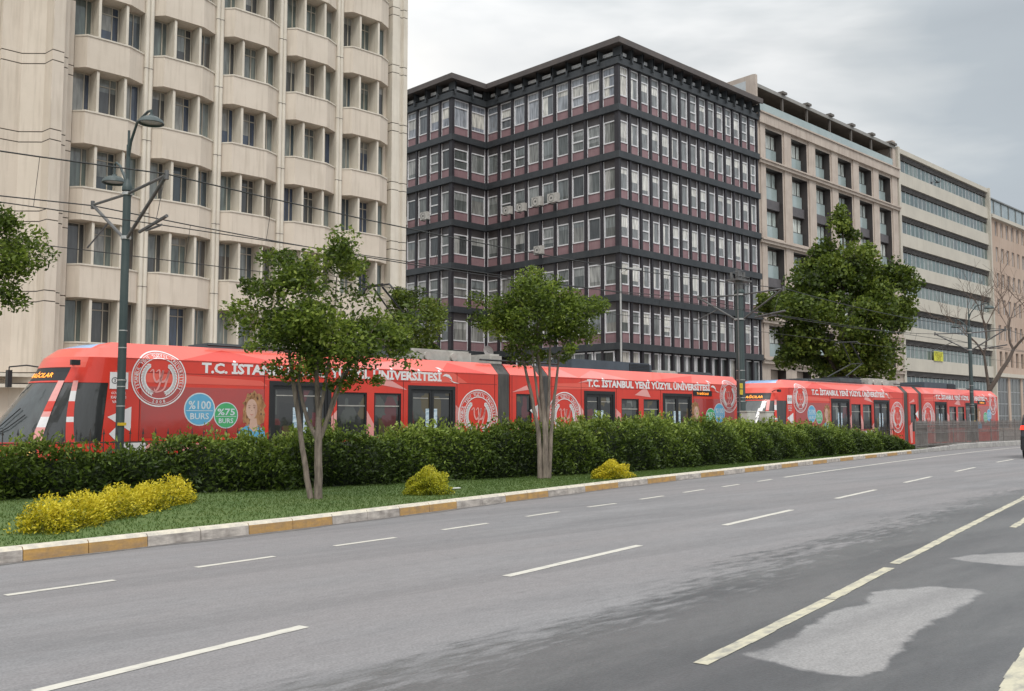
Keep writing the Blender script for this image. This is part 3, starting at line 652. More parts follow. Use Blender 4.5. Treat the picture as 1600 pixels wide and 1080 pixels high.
wb = MB(); rect_wall(wb, 71.25, 98.8, 0, 27.9, holes, 42.6, .8, 0, 1); wb.box(71.25, 98.8, 43.41, 62, 0, 27.88, 0)
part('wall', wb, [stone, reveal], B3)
lb = MB()
for x in [71.3]+[c+CW for c in cols]:
    x2 = x+.0
    w = 1.2 if x == 71.3 else 1.63
    lb.box(x+.22, x+w-.2, 42.5, 42.6, 6.6, 27)
part('pilaster_strips', lb, stone, B3)
for z, h in ((27.0, .95), (23.5, .35), (16.62, .35), (9.8, .35), (6.35, .4)):
    b = MB(); b.box(71.2, 98.8, 42.3, 42.6, z, z+h); b.box(71.2, 98.8, 42.18, 42.6, z+h-.1, z+h+.03); part('cornice', b, stone, B3)
for x in cols:
    for zt in (26.72, 23.3, 19.9, 16.46, 13.04, 9.62):
        fr = frame_mb(CW-.06, 2.5, .07, .1, (), (2.0,))
        o = inst('window', fr.mesh('window', reveal), B3, (x+.03, 43.28, zt-2.58)); inst('pane', pane_mb(CW-.06, 2.5, .06, .055).mesh('pane', g_pale), o, (0, 0, 0))
        b = MB(); b.box(.05, CW-.1, -.12, -.09, .0, 1.15); b.box(.02, CW-.08, -.13, -.08, 1.15, 1.2, 1); inst('balustrade', b.mesh('balustrade', [teal, reveal]), o, (0, 0, 0))
    for z0, z1 in ((19.9, 20.72), (13.04, 13.86)):
        b = MB(); b.box(x+.01, x+CW-.01, 42.95, 43.5, z0, z1); part('spandrel_panel', b, mat('grey_spandrel', (.09, .085, .09), (.12, .11, .115), 2, .6), B3)
b = MB(); b.box(71.3, 98.7, 42.68, 42.72, 28.0, 28.95); part('terrace_balustrade', b, teal, B3)
b = MB(); b.box(71.35, 98.7, 42.7, 47, 30.2, 30.42); b.box(71.35, 98.7, 42.62, 42.7, 30.16, 30.46, 1); part('terrace_canopy', b, [mat('canopy_underside', (.17, .145, .115), (.13, .11, .09), 2, .8), mat('canopy_edge', (.28, .27, .25), None, 2, .5)], B3)
for i in range(7):
    x = 76.0+4.38*i-.2 if i < 6 else 98.4
    b = MB(); b.box(x-.09, x+.09, 42.72, 42.9, 27.9, 30.2); b.box(x-.5, x+.25, 42.4, 43.1, 30.47, 30.68); part('terrace_post', b, mat('bronze_post', (.13, .115, .10), None, 3, .5), B3)
for i in range(5):
    x = 78.5+4.38*i; b = MB(); b.box(x, x+.08, 43.6, 46.9, 28, 29.5); b.box(x-.02, x+.1, 43.6, 46.9, 29.5, 29.58, 1); part('terrace_screen', b, [teal, reveal], B3)
b = MB(); b.box(71.35, 98.7, 46.9, 47.2, 27.9, 30.2); part('terrace_back_wall', b, mat('terrace_wood', (.14, .115, .09), (.10, .08, .065), 2, .7, stretch=(1, 1, 8)), B3)
b = MB(); b.prism([(42.55, 26.5), (42.55, 31.15), (42.8, 31.2), (48.5, 31.0), (48.5, 26.5)], 71.0, 71.3, 0, 'x'); b.prism([(43.5, 28.3), (43.5, 30.75), (48.4, 30.5), (48.4, 28.3)], 70.97, 71.02, 1, 'x'); part('party_wall', b, [stone, mat('frosted_panel', (.50, .53, .54), None, 2, .4)], B3)
b = MB(); b.box(72.0, 80, 50, 58, 27.9, 33.6, 1); b.box(71.8, 80.2, 49.8, 58.2, 33.6, 33.95, 0); part('penthouse', b, [mat('penthouse_edge', (.42, .38, .33), None, 2, .7), mat('penthouse_wood', (.17, .13, .10), (.13, .10, .08), 2, .7)], B3)
b = MB(); b.box(98.05, 98.75, 42.65, 47, 27.9, 31.0); part('end_wall', b, stone, B3)
# ================================================================ STRIPED BLOCK
ivory = mat('ivory_panel', (.52, .485, .415), (.46, .43, .37), .5, .7, dirt=(.36, .32, .26, .35), fine=.04)
g_strip = glass('green_ribbon_glass', [(.075, .125, .12), (.10, .15, .14), (.06, .10, .10), (.13, .17, .155), (.085, .115, .115)])
B4 = thing('office_block', (112, 44, .1), 'ivory office block with horizontal green glass ribbons and dark louvres', 'building')
b = MB(); b.box(99.2, 125.1, 43.1, 60, 0, 30.3); b.box(98.82, 99.25, 42.4, 60, 0, 30.45); b.box(125.0, 125.35, 42.35, 60, 0, 30.45); b.box(99.25, 125, 42.55, 43.1, 29.9, 30.4); part('wall', b, ivory, B4)
lou = mat('louvre_metal', (.27, .26, .26), (.22, .21, .21), 2, .5)
for k in range(9):
    zt = 29.3-3.3*k
    b = MB(); b.box(99.26, 124.99, 42.6, 43.05, zt-2.73, zt-1.37); part('spandrel_panel', b, ivory, B4)
    b = MB(); [b.prism([(42.72, zt+.06+.13*j), (42.88, zt+.1+.13*j), (42.88, zt+.12+.13*j), (42.72, zt+.08+.13*j)], 99.26, 124.99, 0, 'x') for j in range(4)]; b.box(99.26, 124.99, 42.95, 43.08, zt-.05, zt+.6, 1); part('louvre', b, [lou, joint], B4)
    for j in range(24):
        w = 25.72/24; fr = MB(); fr.box(0, .035, 0, .06, 0, 1.37); fr.box(0, w, 0, .05, 0, .04)
        if k*24+j < 100: o = inst('window', fr.mesh('window', whitefr), B4, (99.26+w*j, 42.85, zt-1.37)); inst('pane', MB().face([(.0, .03, .0), (w, .03, .0), (w, .03, 1.3), (.0, .03, 1.3)]).mesh('pane', g_strip), o, (0, 0, 0))
    if k*24+24 > 100:
        j0 = max(0, 100-k*24); fr = MB(); pn = MB()
        for j in range(j0, 24): x = 99.26+w*j; fr.box(x, x+.035, 42.85, 42.91, zt-1.37, zt)
        pn.face([(99.26+w*j0, 42.88, zt-1.37), (124.99, 42.88, zt-1.37), (124.99, 42.88, zt-.07), (99.26+w*j0, 42.88, zt-.07)])
        o = part('lower_windows', fr, whitefr, B4); o['kind'] = 'stuff'; part('pane', pn, g_strip, o)
yb = MB(); yb.box(106.7, 109.2, 42.5, 42.53, 8.1, 9.15); bn = solo('banner', yb, mat('yellow_banner', (.60, .58, .06), (.50, .50, .05), 1, .6), (108, 42.5, 8.1), 'small yellow banner hung on the ribbon window of the ivory block', 'banner')
t_ = MB()
for i, (s_, wd) in enumerate((('KİRALIK', 1.9), ('OFİS', 1.2))): put2d(t_, text_mb(s_, wd), lambda a, b, i=i: (107.95+a, 42.49, 8.85-.42*i+b))
ORG[bn.name] = Vector((108, 42.5, 8.1)); part('lettering', t_, mat('olive_ink', (.28, .25, .02), None, 2, .7), bn)
# ================================================================ PINK BLOCK (far right)
pink = mat('pink_plaster', (.41, .305, .24), (.46, .36, .29), .25, .9, dirt=(.26, .2, .16, .5), bump=.15, fine=.06)
B5 = thing('apartment_block', (150, 44, .1), 'pinkish plastered block with narrow tall windows, at the right edge beyond the ivory block', 'building')
b = MB(); hl = [(127.2+1.95*i, 128.15+1.95*i, 24.75-3.3*k, 26.65-3.3*k) for i in range(26) for k in range(6)]
hl += [(126+4.6*i, 129.9+4.6*i, .6, 6.9) for i in range(11)]
rect_wall(b, 125.4, 178, 0, 27.2, hl, 42.6, .25); b.box(125.4, 178, 42.95, 60, 0, 27.2); part('wall', b, pink, B5)
g5 = glass('small_window_glass', [(.10, .10, .09), (.06, .06, .06), (.2, .18, .15)])
wm5, pm5 = frame_mb(.95, 1.9, .06, .05).mesh('window', whitefr), pane_mb(.95, 1.9, .05, .03).mesh('pane', g5)
for i in range(20):
    for k in range(5): o = inst('window', wm5, B5, (127.2+1.95*i, 42.78, 24.75-3.3*k)); inst('pane', pm5, o, (0, 0, 0))
r_ = MB()
for i in range(26):
    for k in range(6):
        if i >= 20 or k == 5: x, z = 127.2+1.95*i, 24.75-3.3*k; r_.face([(x, 42.82, z), (x+.95, 42.82, z), (x+.95, 42.82, z+1.9), (x, 42.82, z+1.9)])
o = part('far_windows', r_, g5, B5); o['kind'] = 'stuff'
for i in range(11):
    fr = frame_mb(3.9, 6.3, .15, .1, (1.5, 3, 4.5), (1.3, 2.6)); o = inst('shop_window', fr.mesh('shop_window', mat('grey_mullion', (.26, .27, .27), None, 2, .5)), B5, (126+4.6*i, 42.7, .6)); inst('pane', pane_mb(3.9, 6.3).mesh('pane', g5), o, (0, 0, 0))
b = MB(); b.box(125.4, 178, 42.3, 42.6, 6.95, 7.4); b.box(125.4, 178, 42.2, 42.6, 26.8, 27.25); part('cornice', b, ivory, B5)
b = MB(); b.box(125.5, 178, 43.2, 43.4, 27.25, 29.6); part('glazed_top_storey', b, mat('pale_top_glass', (.33, .39, .40), (.22, .28, .29), .9, .15, coat=1), B5)
b = MB(); b.box(125.4, 178, 43.0, 43.5, 29.6, 29.75)
for i in range(20): b.box(126+2.7*i, 126.1+2.7*i, 43.1, 43.2, 27.25, 29.6)
part('top_storey_frame', b, mat('steel_frame', (.22, .23, .23), None, 2, .5), B5)
# ================================================================ TRAMS  (built once in local coordinates, near side at y=0, facing -x)
red = mat('red_wrap', (.70, .052, .030), (.63, .042, .026), .6, .35, coat=.35, spec=.35, fine=.02, dirt=(.50, .05, .035, .35))
red2 = mat('light_red_wrap_and_lit_cove', (.78, .12, .08), (.74, .10, .07), .6, .35, coat=.35)  # facet tone; on the slanted roof cove, sky light put into the colour
pinkw = mat('pale_pink_wrap', (.78, .36, .33), (.74, .31, .29), .8, .35, coat=.5)
dred = mat('perforated_window_film', (.42, .040, .035), (.36, .045, .04), 1.5, .15, coat=.8)
whitew = mat('white_wrap', (.80, .78, .78), (.72, .70, .70), 2, .4)
bluew = mat('sky_blue_wrap', (.26, .44, .72), (.30, .48, .74), 1, .35, coat=.5)
bluew2 = mat('offer_blue', (.10, .36, .58), (.13, .40, .60), 3, .4)
greenw = mat('offer_green', (.06, .36, .13), (.08, .40, .16), 3, .4)
rubber = mat('black_rubber', (.016, .017, .019), (.022, .022, .024), 3, .45)
bell = mat('grey_bellows', (.13, .125, .12), (.085, .083, .082), 3, .85, stretch=(2, 2, .4), bump=.3)
roofg = mat('roof_grey', (.10, .11, .12), (.07, .075, .08), 2, .6); roofw = mat('roof_unit_beige', (.48, .46, .42), (.33, .31, .28), 3, .6)
g_tram = glass('dark_tram_glass', [(.012, .014, .016), (.030, .026, .016), (.022, .018, .018), (.016, .022, .02)], .04)
def tram_interior():      # seats, partitions and far windows dimly seen through the tinted panes
    t = g_tram.node_tree; n = t.nodes.new; l = t.links.new; p = t.nodes['Principled BSDF']; g = n('ShaderNodeNewGeometry')
    mp = n('ShaderNodeMapping'); mp.inputs['Scale'].default_value = (2.1, 0, 1.3); l(g.outputs['Position'], mp.inputs[0])
    vo = n('ShaderNodeTexVoronoi'); vo.distance = 'CHEBYCHEV'; vo.inputs['Scale'].default_value = 1.3; l(mp.outputs[0], vo.inputs[0]); s = n('ShaderNodeSeparateColor'); l(vo.outputs['Color'], s.inputs[0])
    cr = n('ShaderNodeValToRGB'); cr.color_ramp.interpolation = 'CONSTANT'; e = cr.color_ramp.elements; e[0].color = (.012, .013, .014, 1); e[1].position = .45; e[1].color = (.075, .055, .018, 1)
    for q, c in ((.6, (.02, .02, .02)), (.72, (.095, .016, .022)), (.82, (.05, .055, .05)), (.92, (.16, .17, .16))): k = e.new(q); k.color = (*c, 1)
    l(s.outputs[0], cr.inputs[0]); l(cr.outputs[0], p.inputs['Base Color'])
tram_interior()
g_wind = glass('windscreen_glass', [(.018, .026, .026), (.022, .03, .03)], .03)
skin = mat('printed_skin', (.60, .40, .32), (.55, .35, .27), 4, .4); hairm = mat('printed_hair', (.30, .14, .06), (.44, .24, .11), 9, .4, stretch=(1, 1, .5), contrast=(.4, .6))
led = emit('amber_led', (1., .33, .03), 2.2); lamp_w = emit('headlight_lens', (1., .62, .2), 1.4)
TL = 29.8; X0 = 6.8
TR = thing('tram', (X0, 23.0, .06), 'front red articulated tram with large round white emblem beside its cab, reaching the left edge', 'tram', 'red coupled trams on the track behind the hedge')
ORG[TR.name] = Vector((0, 0, .0)); loc0 = Vector((X0, 23.0, 0.0)); TR.location = loc0
def dmap(a, b, off=.008):
    y = -off if b < 3.17 else (b-3.17)/.39*.38-off
    return (a, y, b)
secA, mid, secB = (2.3, 15.15), (15.72, 17.12), (17.62, 29.8)
L_ = lambda x: x-X0
doorsA = [(13.47, 15.41), (18.2, 20.06)]; winA = [(15.62, 16.66), (16.92, 17.92)]
doorsB = [(26.28, 28.0), (31.0, 32.95)]; winB = [(28.4, 29.45), (29.75, 30.75)]
def section(name, x0, x1, holes, endcap):
    b = MB(); b2 = MB(); rect_wall(b, x0, x1, .28, 3.17, holes, 0, .1, 0, 4)
    prof = [(0, 3.17), (.38, 3.56), (2.27, 3.56), (2.65, 3.17)]
    b.face([(x0, 0, 3.17), (x1, 0, 3.17), (x1, .38, 3.56), (x0, .38, 3.56)], 1); b.face([(x0, .38, 3.56), (x1, .38, 3.56), (x1, 2.27, 3.56), (x0, 2.27, 3.56)], 3)
    b.face([(x0, 2.27, 3.56), (x1, 2.27, 3.56), (x1, 2.65, 3.17), (x0, 2.65, 3.17)], 1); b.face([(x0, 2.65, 3.17), (x1, 2.65, 3.17), (x1, 2.65, .28), (x0, 2.65, .28)], 0)
    for x in (x0, x1): b.face([(x, .0, .28), (x, 0, 3.17), (x, .38, 3.56), (x, 2.27, 3.56), (x, 2.65, 3.17), (x, 2.65, .28)], 0)
    b.face([(x0, 0, .28), (x1, 0, .28), (x1, 2.65, .28), (x0, 2.65, .28)], 4); b.box(x0+.02, x1-.02, .35, 2.6, .3, 3.1, 4)
    b.box(x0, x1, -.012, 0, 2.60 if False else 3.165, 3.178, 0)
    return b
DZ0, DZ1, WZ0, WZ1 = .35, 2.71, 1.18, 2.47
hA = [(L_(a), L_(c), DZ0, DZ1) for a, c in doorsA]+[(L_(a), L_(c), WZ0, WZ1) for a, c in winA]
hB = [(L_(a), L_(c), DZ0, DZ1) for a, c in doorsB]+[(L_(a), L_(c), WZ0, WZ1) for a, c in winB]
hM = [(16.0, 16.75, 1.0, 2.55)]
mats5 = [red, red2, pinkw, roofg, rubber]
part('body', section('a', 2.55, secA[1], hA, 0), mats5, TR, label='front body section with cab'); part('body', section('m', *mid, hM, 0), mats5, TR, label='short middle body module'); part('body', section('b', *secB, hB, 1), mats5, TR, label='rear body section')
def win(x0, x1, z0, z1, split=True):
    f = MB(); f.box(x0, x1, .02, .06, z0, z0+.05); f.box(x0, x1, .02, .06, z1-.05, z1); f.box(x0, x0+.05, .02, .06, z0+.05, z1-.05); f.box(x1-.05, x1, .02, .06, z0+.05, z1-.05)
    if split: f.box(x0+.05, x1-.05, .03, .05, z1-.40, z1-.37, 1)
    o = part('window', f, [rubber, roofw], TR); part('pane', MB().face([(x0+.03, .055, z0+.03), (x1-.03, .055, z0+.03), (x1-.03, .055, z1-.03), (x0+.03, .055, z1-.03)]), g_tram, o)
for a, c in winA+winB: win(L_(a), L_(c), WZ0, WZ1)
win(16.0, 16.75, 1.0, 2.55, False)
stickm = mat('door_sticker', (.62, .72, .78), (.30, .42, .52), 14, .4, stretch=(.3, 1, 1.6), contrast=(.45, .6))
for a, c in doorsA+doorsB:
    x0, x1 = L_(a), L_(c); xm = (x0+x1)/2; f = MB(); f.box(x0-.02, x1+.02, -.012, .06, DZ1-.1, DZ1+.02); f.box(x0-.02, x0+.1, -.01, .06, DZ0, DZ1-.1); f.box(x1-.1, x1+.02, -.01, .06, DZ0, DZ1-.1)
    o = part('door', f, rubber, TR)
    for s, (p, q) in enumerate(((x0+.1, xm-.005), (xm+.005, x1-.1))):
        l = MB(); l.box(p, p+.08, .02, .07, DZ0, DZ1-.1); l.box(q-.08, q, .02, .07, DZ0, DZ1-.1); l.box(p+.08, q-.08, .02, .07, DZ1-.2, DZ1-.1); l.box(p+.08, q-.08, .02, .07, DZ0, .5)
        l.face([(p+.08, .05, .5), (q-.08, .05, .5), (q-.08, .05, DZ1-.2), (p+.08, .05, DZ1-.2)], 1)
        l.box(p+.12, q-.12, .04, .046, DZ1-.38, DZ1-.355, 3)
        e = q-.22 if s == 0 else p+.1; l.box(e, e+.13, .035, .045, 1.3, 2.02, 2)
        part('door_leaf', l, [rubber, g_tram, stickm, roofw], o)
# bellows
for x0, x1, sl in ((secA[1], mid[0], 0), (mid[1], secB[0], 0)):
    b = MB(); k = 7; w = (x1-x0)/k
    for i in range(k):
        for o_, xx in ((.10, x0+w*i), (.02, x0+w*(i+.5))): pass
        a, m_x, c = x0+w*i, x0+w*(i+.5), x0+w*(i+1)
        def ring(x, o): return [(x, o, .35), (x, o, 3.2), (x, .38+o*.7, 3.58-o), (x, 2.27-o*.7, 3.58-o), (x, 2.65-o, 3.2), (x, 2.65-o, .35)]
        A_, B_, C_ = ring(a, .09), ring(m_x, .02), ring(c, .09)
        for P_, Q_ in ((A_, B_), (B_, C_)):
            for j in range(5): b.face([P_[j], Q_[j], Q_[j+1], P_[j+1]])
    part('gangway_bellows', b, bell, TR)
# nose: an ellipse-like plan at every height, split into shell, windscreen, side glass and pillars
LZ = [.25, .6, 1.17, 2.0, 2.55, 2.8, 3.16, 3.40, 3.50, 3.56]; LX = [.17, -.05, .05, .65, 1.05, 1.21, 1.40, 1.72, 2.08, 2.53]; XB = 2.55
def S(a, z, off=0.):
    xf = np.interp(z, LZ, LX)-off; hw = 1.325-max(0, z-3.17)/.39*.38+off; t = R(a)
    s, c = math.sin(t), math.cos(t)
    return (XB-(XB-xf)*(abs(c)**.9), 1.325-math.copysign(abs(s)**.92, s)*hw, z)
zs = sorted(set([.25, .45, .6, .85, 1.0, 1.17, 1.3, 1.45, 1.62, 1.8, 2.0, 2.2, 2.4, 2.56, 2.6, 2.7, 2.8, 2.92, 3.05, 3.17, 3.28, 3.40, 3.46, 3.5, 3.56])); as_ = [-90+3*i for i in range(61)]
shell, screen, side_n, side_f, pil, pil2, band = MB(), MB(), MB(), MB(), MB(), MB(), MB()
def fq(mb, a, b, z, w, m=0, off=0): mb.face([S(a, z, off), S(b, z, off), S(b, w, off), S(a, w, off)], m)
for a, b in zip(as_, as_[1:]):
    for z, w in zip(zs, zs[1:]):
        zc = (z+w)/2; t = (zc-1.17)/1.39; ac = abs((a+b)/2)
        if 1.17 < zc < 2.56:
            pa = 50-8*t
            if ac < 84: fq(screen if ac < pa else (side_n if a > 0 else side_f), a, b, z, w, 0, -.015)
            else: fq(shell, a, b, z, w)
        elif 2.6 < zc < 2.92 and ac < 44: fq(band, a, b, z, w, 0, -.01)
        else: fq(shell, a, b, z, w, (2 if ac < 58 and zc > 3.4 else 1) if zc > 3.17 or (zc > 2.9 and ac < 60) else (1 if zc < 1.17 and (int(a/15) % 3 == 0) else 0))
shell.face([S(a, 3.56) for a in as_], 2); shell.face([S(a, .25) for a in as_][::-1], 0); shell.box(XB-.35, XB, .2, 2.4, .3, 2.6, 3)
part('cab_shell', shell, [red, red2, bluew, rubber], TR, smooth=True); part('windscreen', screen, g_wind, TR, smooth=True)
g_cab = glass('cab_glass', [(.008, .010, .011), (.012, .014, .014)]); part('cab_side_window', side_n, g_cab, TR, smooth=True); part('cab_side_window', side_f, g_cab, TR, smooth=True)
for sg in (1, -1):
    for nm, (a0, a1, w) in (('windscreen_pillar', (50, 42, 3.1)), ('window_pillar', (69, 56, 2.3))):
        b = MB()
        for i in range(12):
            t, u = i/12, (i+1)/12; z, q = 1.15+1.45*t, 1.15+1.45*u; p0, p1 = a0+(a1-a0)*t, a0+(a1-a0)*u; mi = (2 if i in (3, 4) else (1 if i in (6, 7) else 0)) if nm[0:10] == 'windscreen' else (2 if i in (4, 8, 9) else 1 if i < 4 or 5 <= i < 8 else 0)
            A_ = [S(sg*(p0-w), z, .012), S(sg*(p0+w), z, .012), S(sg*(p1+w), q, .012), S(sg*(p1-w), q, .012)]; b.face(A_, mi)
        part(nm, b, [pinkw, red, whitew], TR)
o = part('destination_display', band, rubber, TR); tv = text_mb('T1 BAĞCILAR', 1.15, .15, .0)
b = MB(); put2d(b, tv, lambda a, c: (lambda P: (P[0], P[1], P[2]))(S(a/1.32*57+4, 2.755+c, .012)))
part('lettering', b, led, o)
b = MB()
for a in (48, -48):
    T = lambda r, n=14: None
    for r0, m in ((.11, 0), (.07, 1)): put2d(b, disc2d(0, 0, r0, 16), lambda p, q, a=a, m=m: S(a+p/1.9*57, .93+q, .01+.01*m), m)
part('headlight', MB(), [rubber], TR) if False else None
for a in (48, -48):
    b = MB()
    for r0, m in ((.12, 0), (.085, 1)): put2d(b, disc2d(0, 0, r0, 16), lambda p, q, a=a, m=m: S(a+p/1.9*57, .95+q, .01+.01*m), m)
    part('headlight', b, [rubber, lamp_w], TR)
    b = MB(); p = Vector(S(a*.95, 2.98)); s = 1 if a > 0 else -1
    e = Vector((p.x-.1, p.y-.42*s, 3.02)) if a > 0 else Vector((p.x-.75, p.y+.15, 2.98))
    b.tube([p, p.lerp(e, .5)+Vector((0, 0, .05)), e], .018, 6)
    if a > 0: b.box(e.x-.1, e.x+.1, e.y-.05, e.y+.05, e.z-.07, e.z+.05)
    else: b.tube([e, e+Vector((0, 0, -.45))], .015, 6); b.box(e.x-.05, e.x+.05, e.y-.09, e.y+.09, e.z-.5, e.z-.08)
    part('mirror', b, rubber, TR)
b = MB(); b.tube([S(-8, 1.2, .03), S(12, 1.55, .04), S(20, 1.95, .04)], .014, 5); b.tube([S(5, 1.2, .03), S(22, 1.5, .04), S(30, 1.8, .04)], .014, 5); part('wiper', b, rubber, TR)
b = MB(); b.box(1.9, 3.9, -.014, -.0, .62, .80, 0) if False else None
# lower skirt trims
b = MB()
for x0, x1, m in ((2.7, 5.2, 1), (5.2, 6.5, 0), (9.0, 9.6, 1), (9.9, 11.2, 0)): put2d(b, ([(x0, 0), (x1-.3, 0), (x1, .17), (x0+.3, .17)], [(0, 1, 2, 3)]), lambda p, q: (p, -.007, .92+q), m)
put2d(b, ([(2.56, .9), (3.3, .9), (3.3, 1.14), (2.56, 1.14)], [(0, 1, 2, 3)]), lambda p, q: (p, -.012, q), 0)
part('skirt_stripe', b, [whitew, pinkw], TR)
# facets of the wrap
F_ = [((15.42,.35),(15.62,.35),(15.62,1.95),(15.42,1.75),2), ((16.66,.35),(16.92,.35),(16.92,1.55),(16.66,1.95),2), ((17.92,.35),(18.17,.35),(18.17,1.5),(17.92,1.35),2), ((20.1,.35),(20.42,.35),(20.3,2.0),(20.1,2.15),2),
      ((17.1,2.72),(18.15,2.58),(17.2,3.0),(17.1,2.72),2), ((13.3,2.75),(14.9,2.83),(13.9,2.98),(13.3,2.75),1), ((17.9,3.16),(20.0,3.16),(20.6,2.85),(18.3,2.8),1), ((9.3,2.6),(13.4,2.58),(13.2,2.72),(9.3,2.86),1),
      ((9.15,1.75),(9.72,1.4),(9.72,2.0),(9.15,1.75),3), ((22.75,.35),(23.0,.35),(23.0,1.55),(22.6,1.3),2), ((23.6,.35),(23.9,.35),(23.9,1.7),(23.6,1.2),2), ((23.45,2.0),(23.85,1.7),(23.85,2.2),(23.45,2.0),3),
      ((28.05,.35),(28.35,.35),(28.35,1.9),(28.05,2.1),2), ((29.48,.35),(29.74,.35),(29.74,1.6),(29.48,1.9),2), ((30.78,.35),(30.98,.35),(30.98,1.7),(30.78,1.5),2), ((25.95,.35),(26.22,.35),(26.22,2.0),(25.95,2.3),2),
      ((29.2,2.62),(30.2,2.55),(29.9,2.95),(29.2,2.62),2), ((24.7,2.75),(27.0,2.80),(26.3,3.0),(24.7,2.95),1), ((25.9,3.0),(27.2,3.12),(26.6,3.16),(25.9,3.0),2), ((31.5,3.15),(34.5,3.15),(33.5,2.95),(31.5,2.95),1), ((22.6,2.6),(23.4,2.7),(23.3,2.85),(22.6,2.6),2)]
b = MB()
for f in F_: b.face([(L_(p[0]), -.004, p[1]) for p in (f[:3] if f[3] == f[0] else f[:4])], f[4])
for x0, x1, x2 in ((11, 14, 12.2), (16, 18.6, 18.0), (19.5, 21.5, 20), (26, 29, 27), (30, 33, 33.4), (24.8, 26, 25.2)): b.face([dmap(L_(x0), 3.19, .006), dmap(L_(x1), 3.19, .006), dmap(L_(x2), 3.5, .006)], 0 if x0 in (11, 19.5, 30) else 4)
part('wrap_facets', b, [red, red2, pinkw, whitew, mat('rose_wrap', (.80, .20, .17), None, 2, .35, coat=.5)], TR)
b = MB(); b.box(L_(9.95), L_(13.3), -.006, .02, 1.24, 2.5); b2 = b
part('filmed_window', b, dred, TR); b = MB(); b.box(L_(33.1), L_(36.1), -.006, .02, 1.24, 2.55); part('filmed_window', b, dred, TR)
# main lettering, with the swooping bird mark after it
TXT = 'T.C. İSTANBUL YENİ YÜZYIL ÜNİVERSİTESİ'
BIRD = [[(0, .30), (.16, .30), (.32, .20), (.40, .06), (.30, .10), (.18, .20), (.06, .26)], [(.40, .06), (.52, .04), (.62, -.06), (.67, -.22), (.60, -.12), (.48, -.06), (.34, -.02), (.20, -.03), (.30, .05)], [(.5, -.14), (.75, -.22), (1.0, -.27), (.75, -.26)]]
for xc, w in ((15.5, 8.0), (30.35, 7.85)):
    b = MB(); put2d(b, text_mb(TXT, w, .36, .042), lambda p, q: dmap(L_(xc)+p, 3.05+q, .009))
    part('lettering', b, whitew, TR, label='large white lettering along the top of the side')
    b = MB()
    for pl in BIRD: b.face([dmap(L_(xc+w/2-.15)+p[0]*.9, 3.06+p[1]*.85, .012) for p in pl])
    part('bird_mark', b, whitew, TR)
def emblem(xc, zc, r, sy=1.):
    b = MB(); mp = lambda p, q: dmap(xc+p, zc+q, .012)
    put2d(b, ring2d(0, 0, r*.955, r, 56), mp); put2d(b, ring2d(0, 0, r*.70, r*.735, 48), mp); put2d(b, ring2d(0, 0, r*.9, r*.915, 48), mp, 0)
    word = 'İSTANBUL YENİ YÜZYIL ÜNİVERSİTESİ'
    for i, ch in enumerate(word):
        if ch == ' ': continue
        t = R(205-230*i/(len(word)-1)); v, f = text_mb(ch, None, r*.12 if ch not in 'İÜ' else r*.15, .01)
        c, s = math.cos(t-math.pi/2), math.sin(t-math.pi/2); put2d(b, ([(p*c-q*s+r*.82*math.cos(t), p*s+q*c+r*.82*math.sin(t)) for p, q in v], f), mp)
    for i, ch in enumerate('2008'):
        t = R(-104+9.3*i); v, f = text_mb(ch, None, r*.11, .01); c, s = math.cos(t+math.pi/2), math.sin(t+math.pi/2); put2d(b, ([(p*c-q*s+r*.82*math.cos(t), p*s+q*c+r*.82*math.sin(t)) for p, q in v], f), mp)
    for sg in (1, -1):      # two leafy branches inside the ring
        for i in range(13):
            a = R(-62+112*i/12); 
            for dr, rot in ((.62, .5), (.53, -.5), (.575, 0)):
                cx, cy = sg*math.cos(a)*r*dr, math.sin(a)*r*dr; d = a+math.pi/2+rot; ln, wd = r*.085, r*.038
                b.face([mp(cx+sg*math.cos(d)*ln, cy+math.sin(d)*ln), mp(cx-math.sin(d)*wd*sg, cy+math.cos(d)*wd), mp(cx-sg*math.cos(d)*ln, cy-math.sin(d)*ln), mp(cx+math.sin(d)*wd*sg, cy-math.cos(d)*wd)])
    def stroke(pts, w0, m=1):
        P_ = [Vector(p)*r for p in pts]; pp = []
        for i in range(len(P_)-1):
            p0, p1, p2, p3 = P_[max(i-1, 0)], P_[i], P_[i+1], P_[min(i+2, len(P_)-1)]
            for k in range(6): t = k/6; pp.append(.5*((2*p1)+(p2-p0)*t+(2*p0-5*p1+4*p2-p3)*t*t+(3*p1-p0-3*p2+p3)*t**3))
        pp.append(P_[-1])
        L2 = []
        for i, p in enumerate(pp):
            d = (pp[min(i+1, len(pp)-1)]-pp[max(i-1, 0)]).normalized(); n_ = Vector((-d.y, d.x))*r*w0*(.4+.8*math.sin(math.pi*i/(len(pp)-1))); L2.append((p+n_, p-n_))
        for (a1, a2), (c1, c2) in zip(L2, L2[1:]): b.face([mp(*a1), mp(*a2), mp(*c2), mp(*c1)], m)
    for dx in (0, .22): stroke([(-.34+dx, .22), (-.22+dx, .30), (-.20+dx, .05), (-.10+dx, -.12), (.06+dx, .02), (.14+dx, .30), (.06+dx, -.05), (-.06+dx, -.38), (-.25+dx*.6, -.48), (-.3+dx*.6, -.36)], .033)
    part('emblem', b, [whitew, pinkw], TR, label='round white emblem with leafy branches and two looping letters')
emblem(L_(10.39), 2.70, .70); emblem(L_(21.06), 1.80, .86); emblem(L_(25.2), 1.80, .86); emblem(L_(35.7), 2.68, .70)
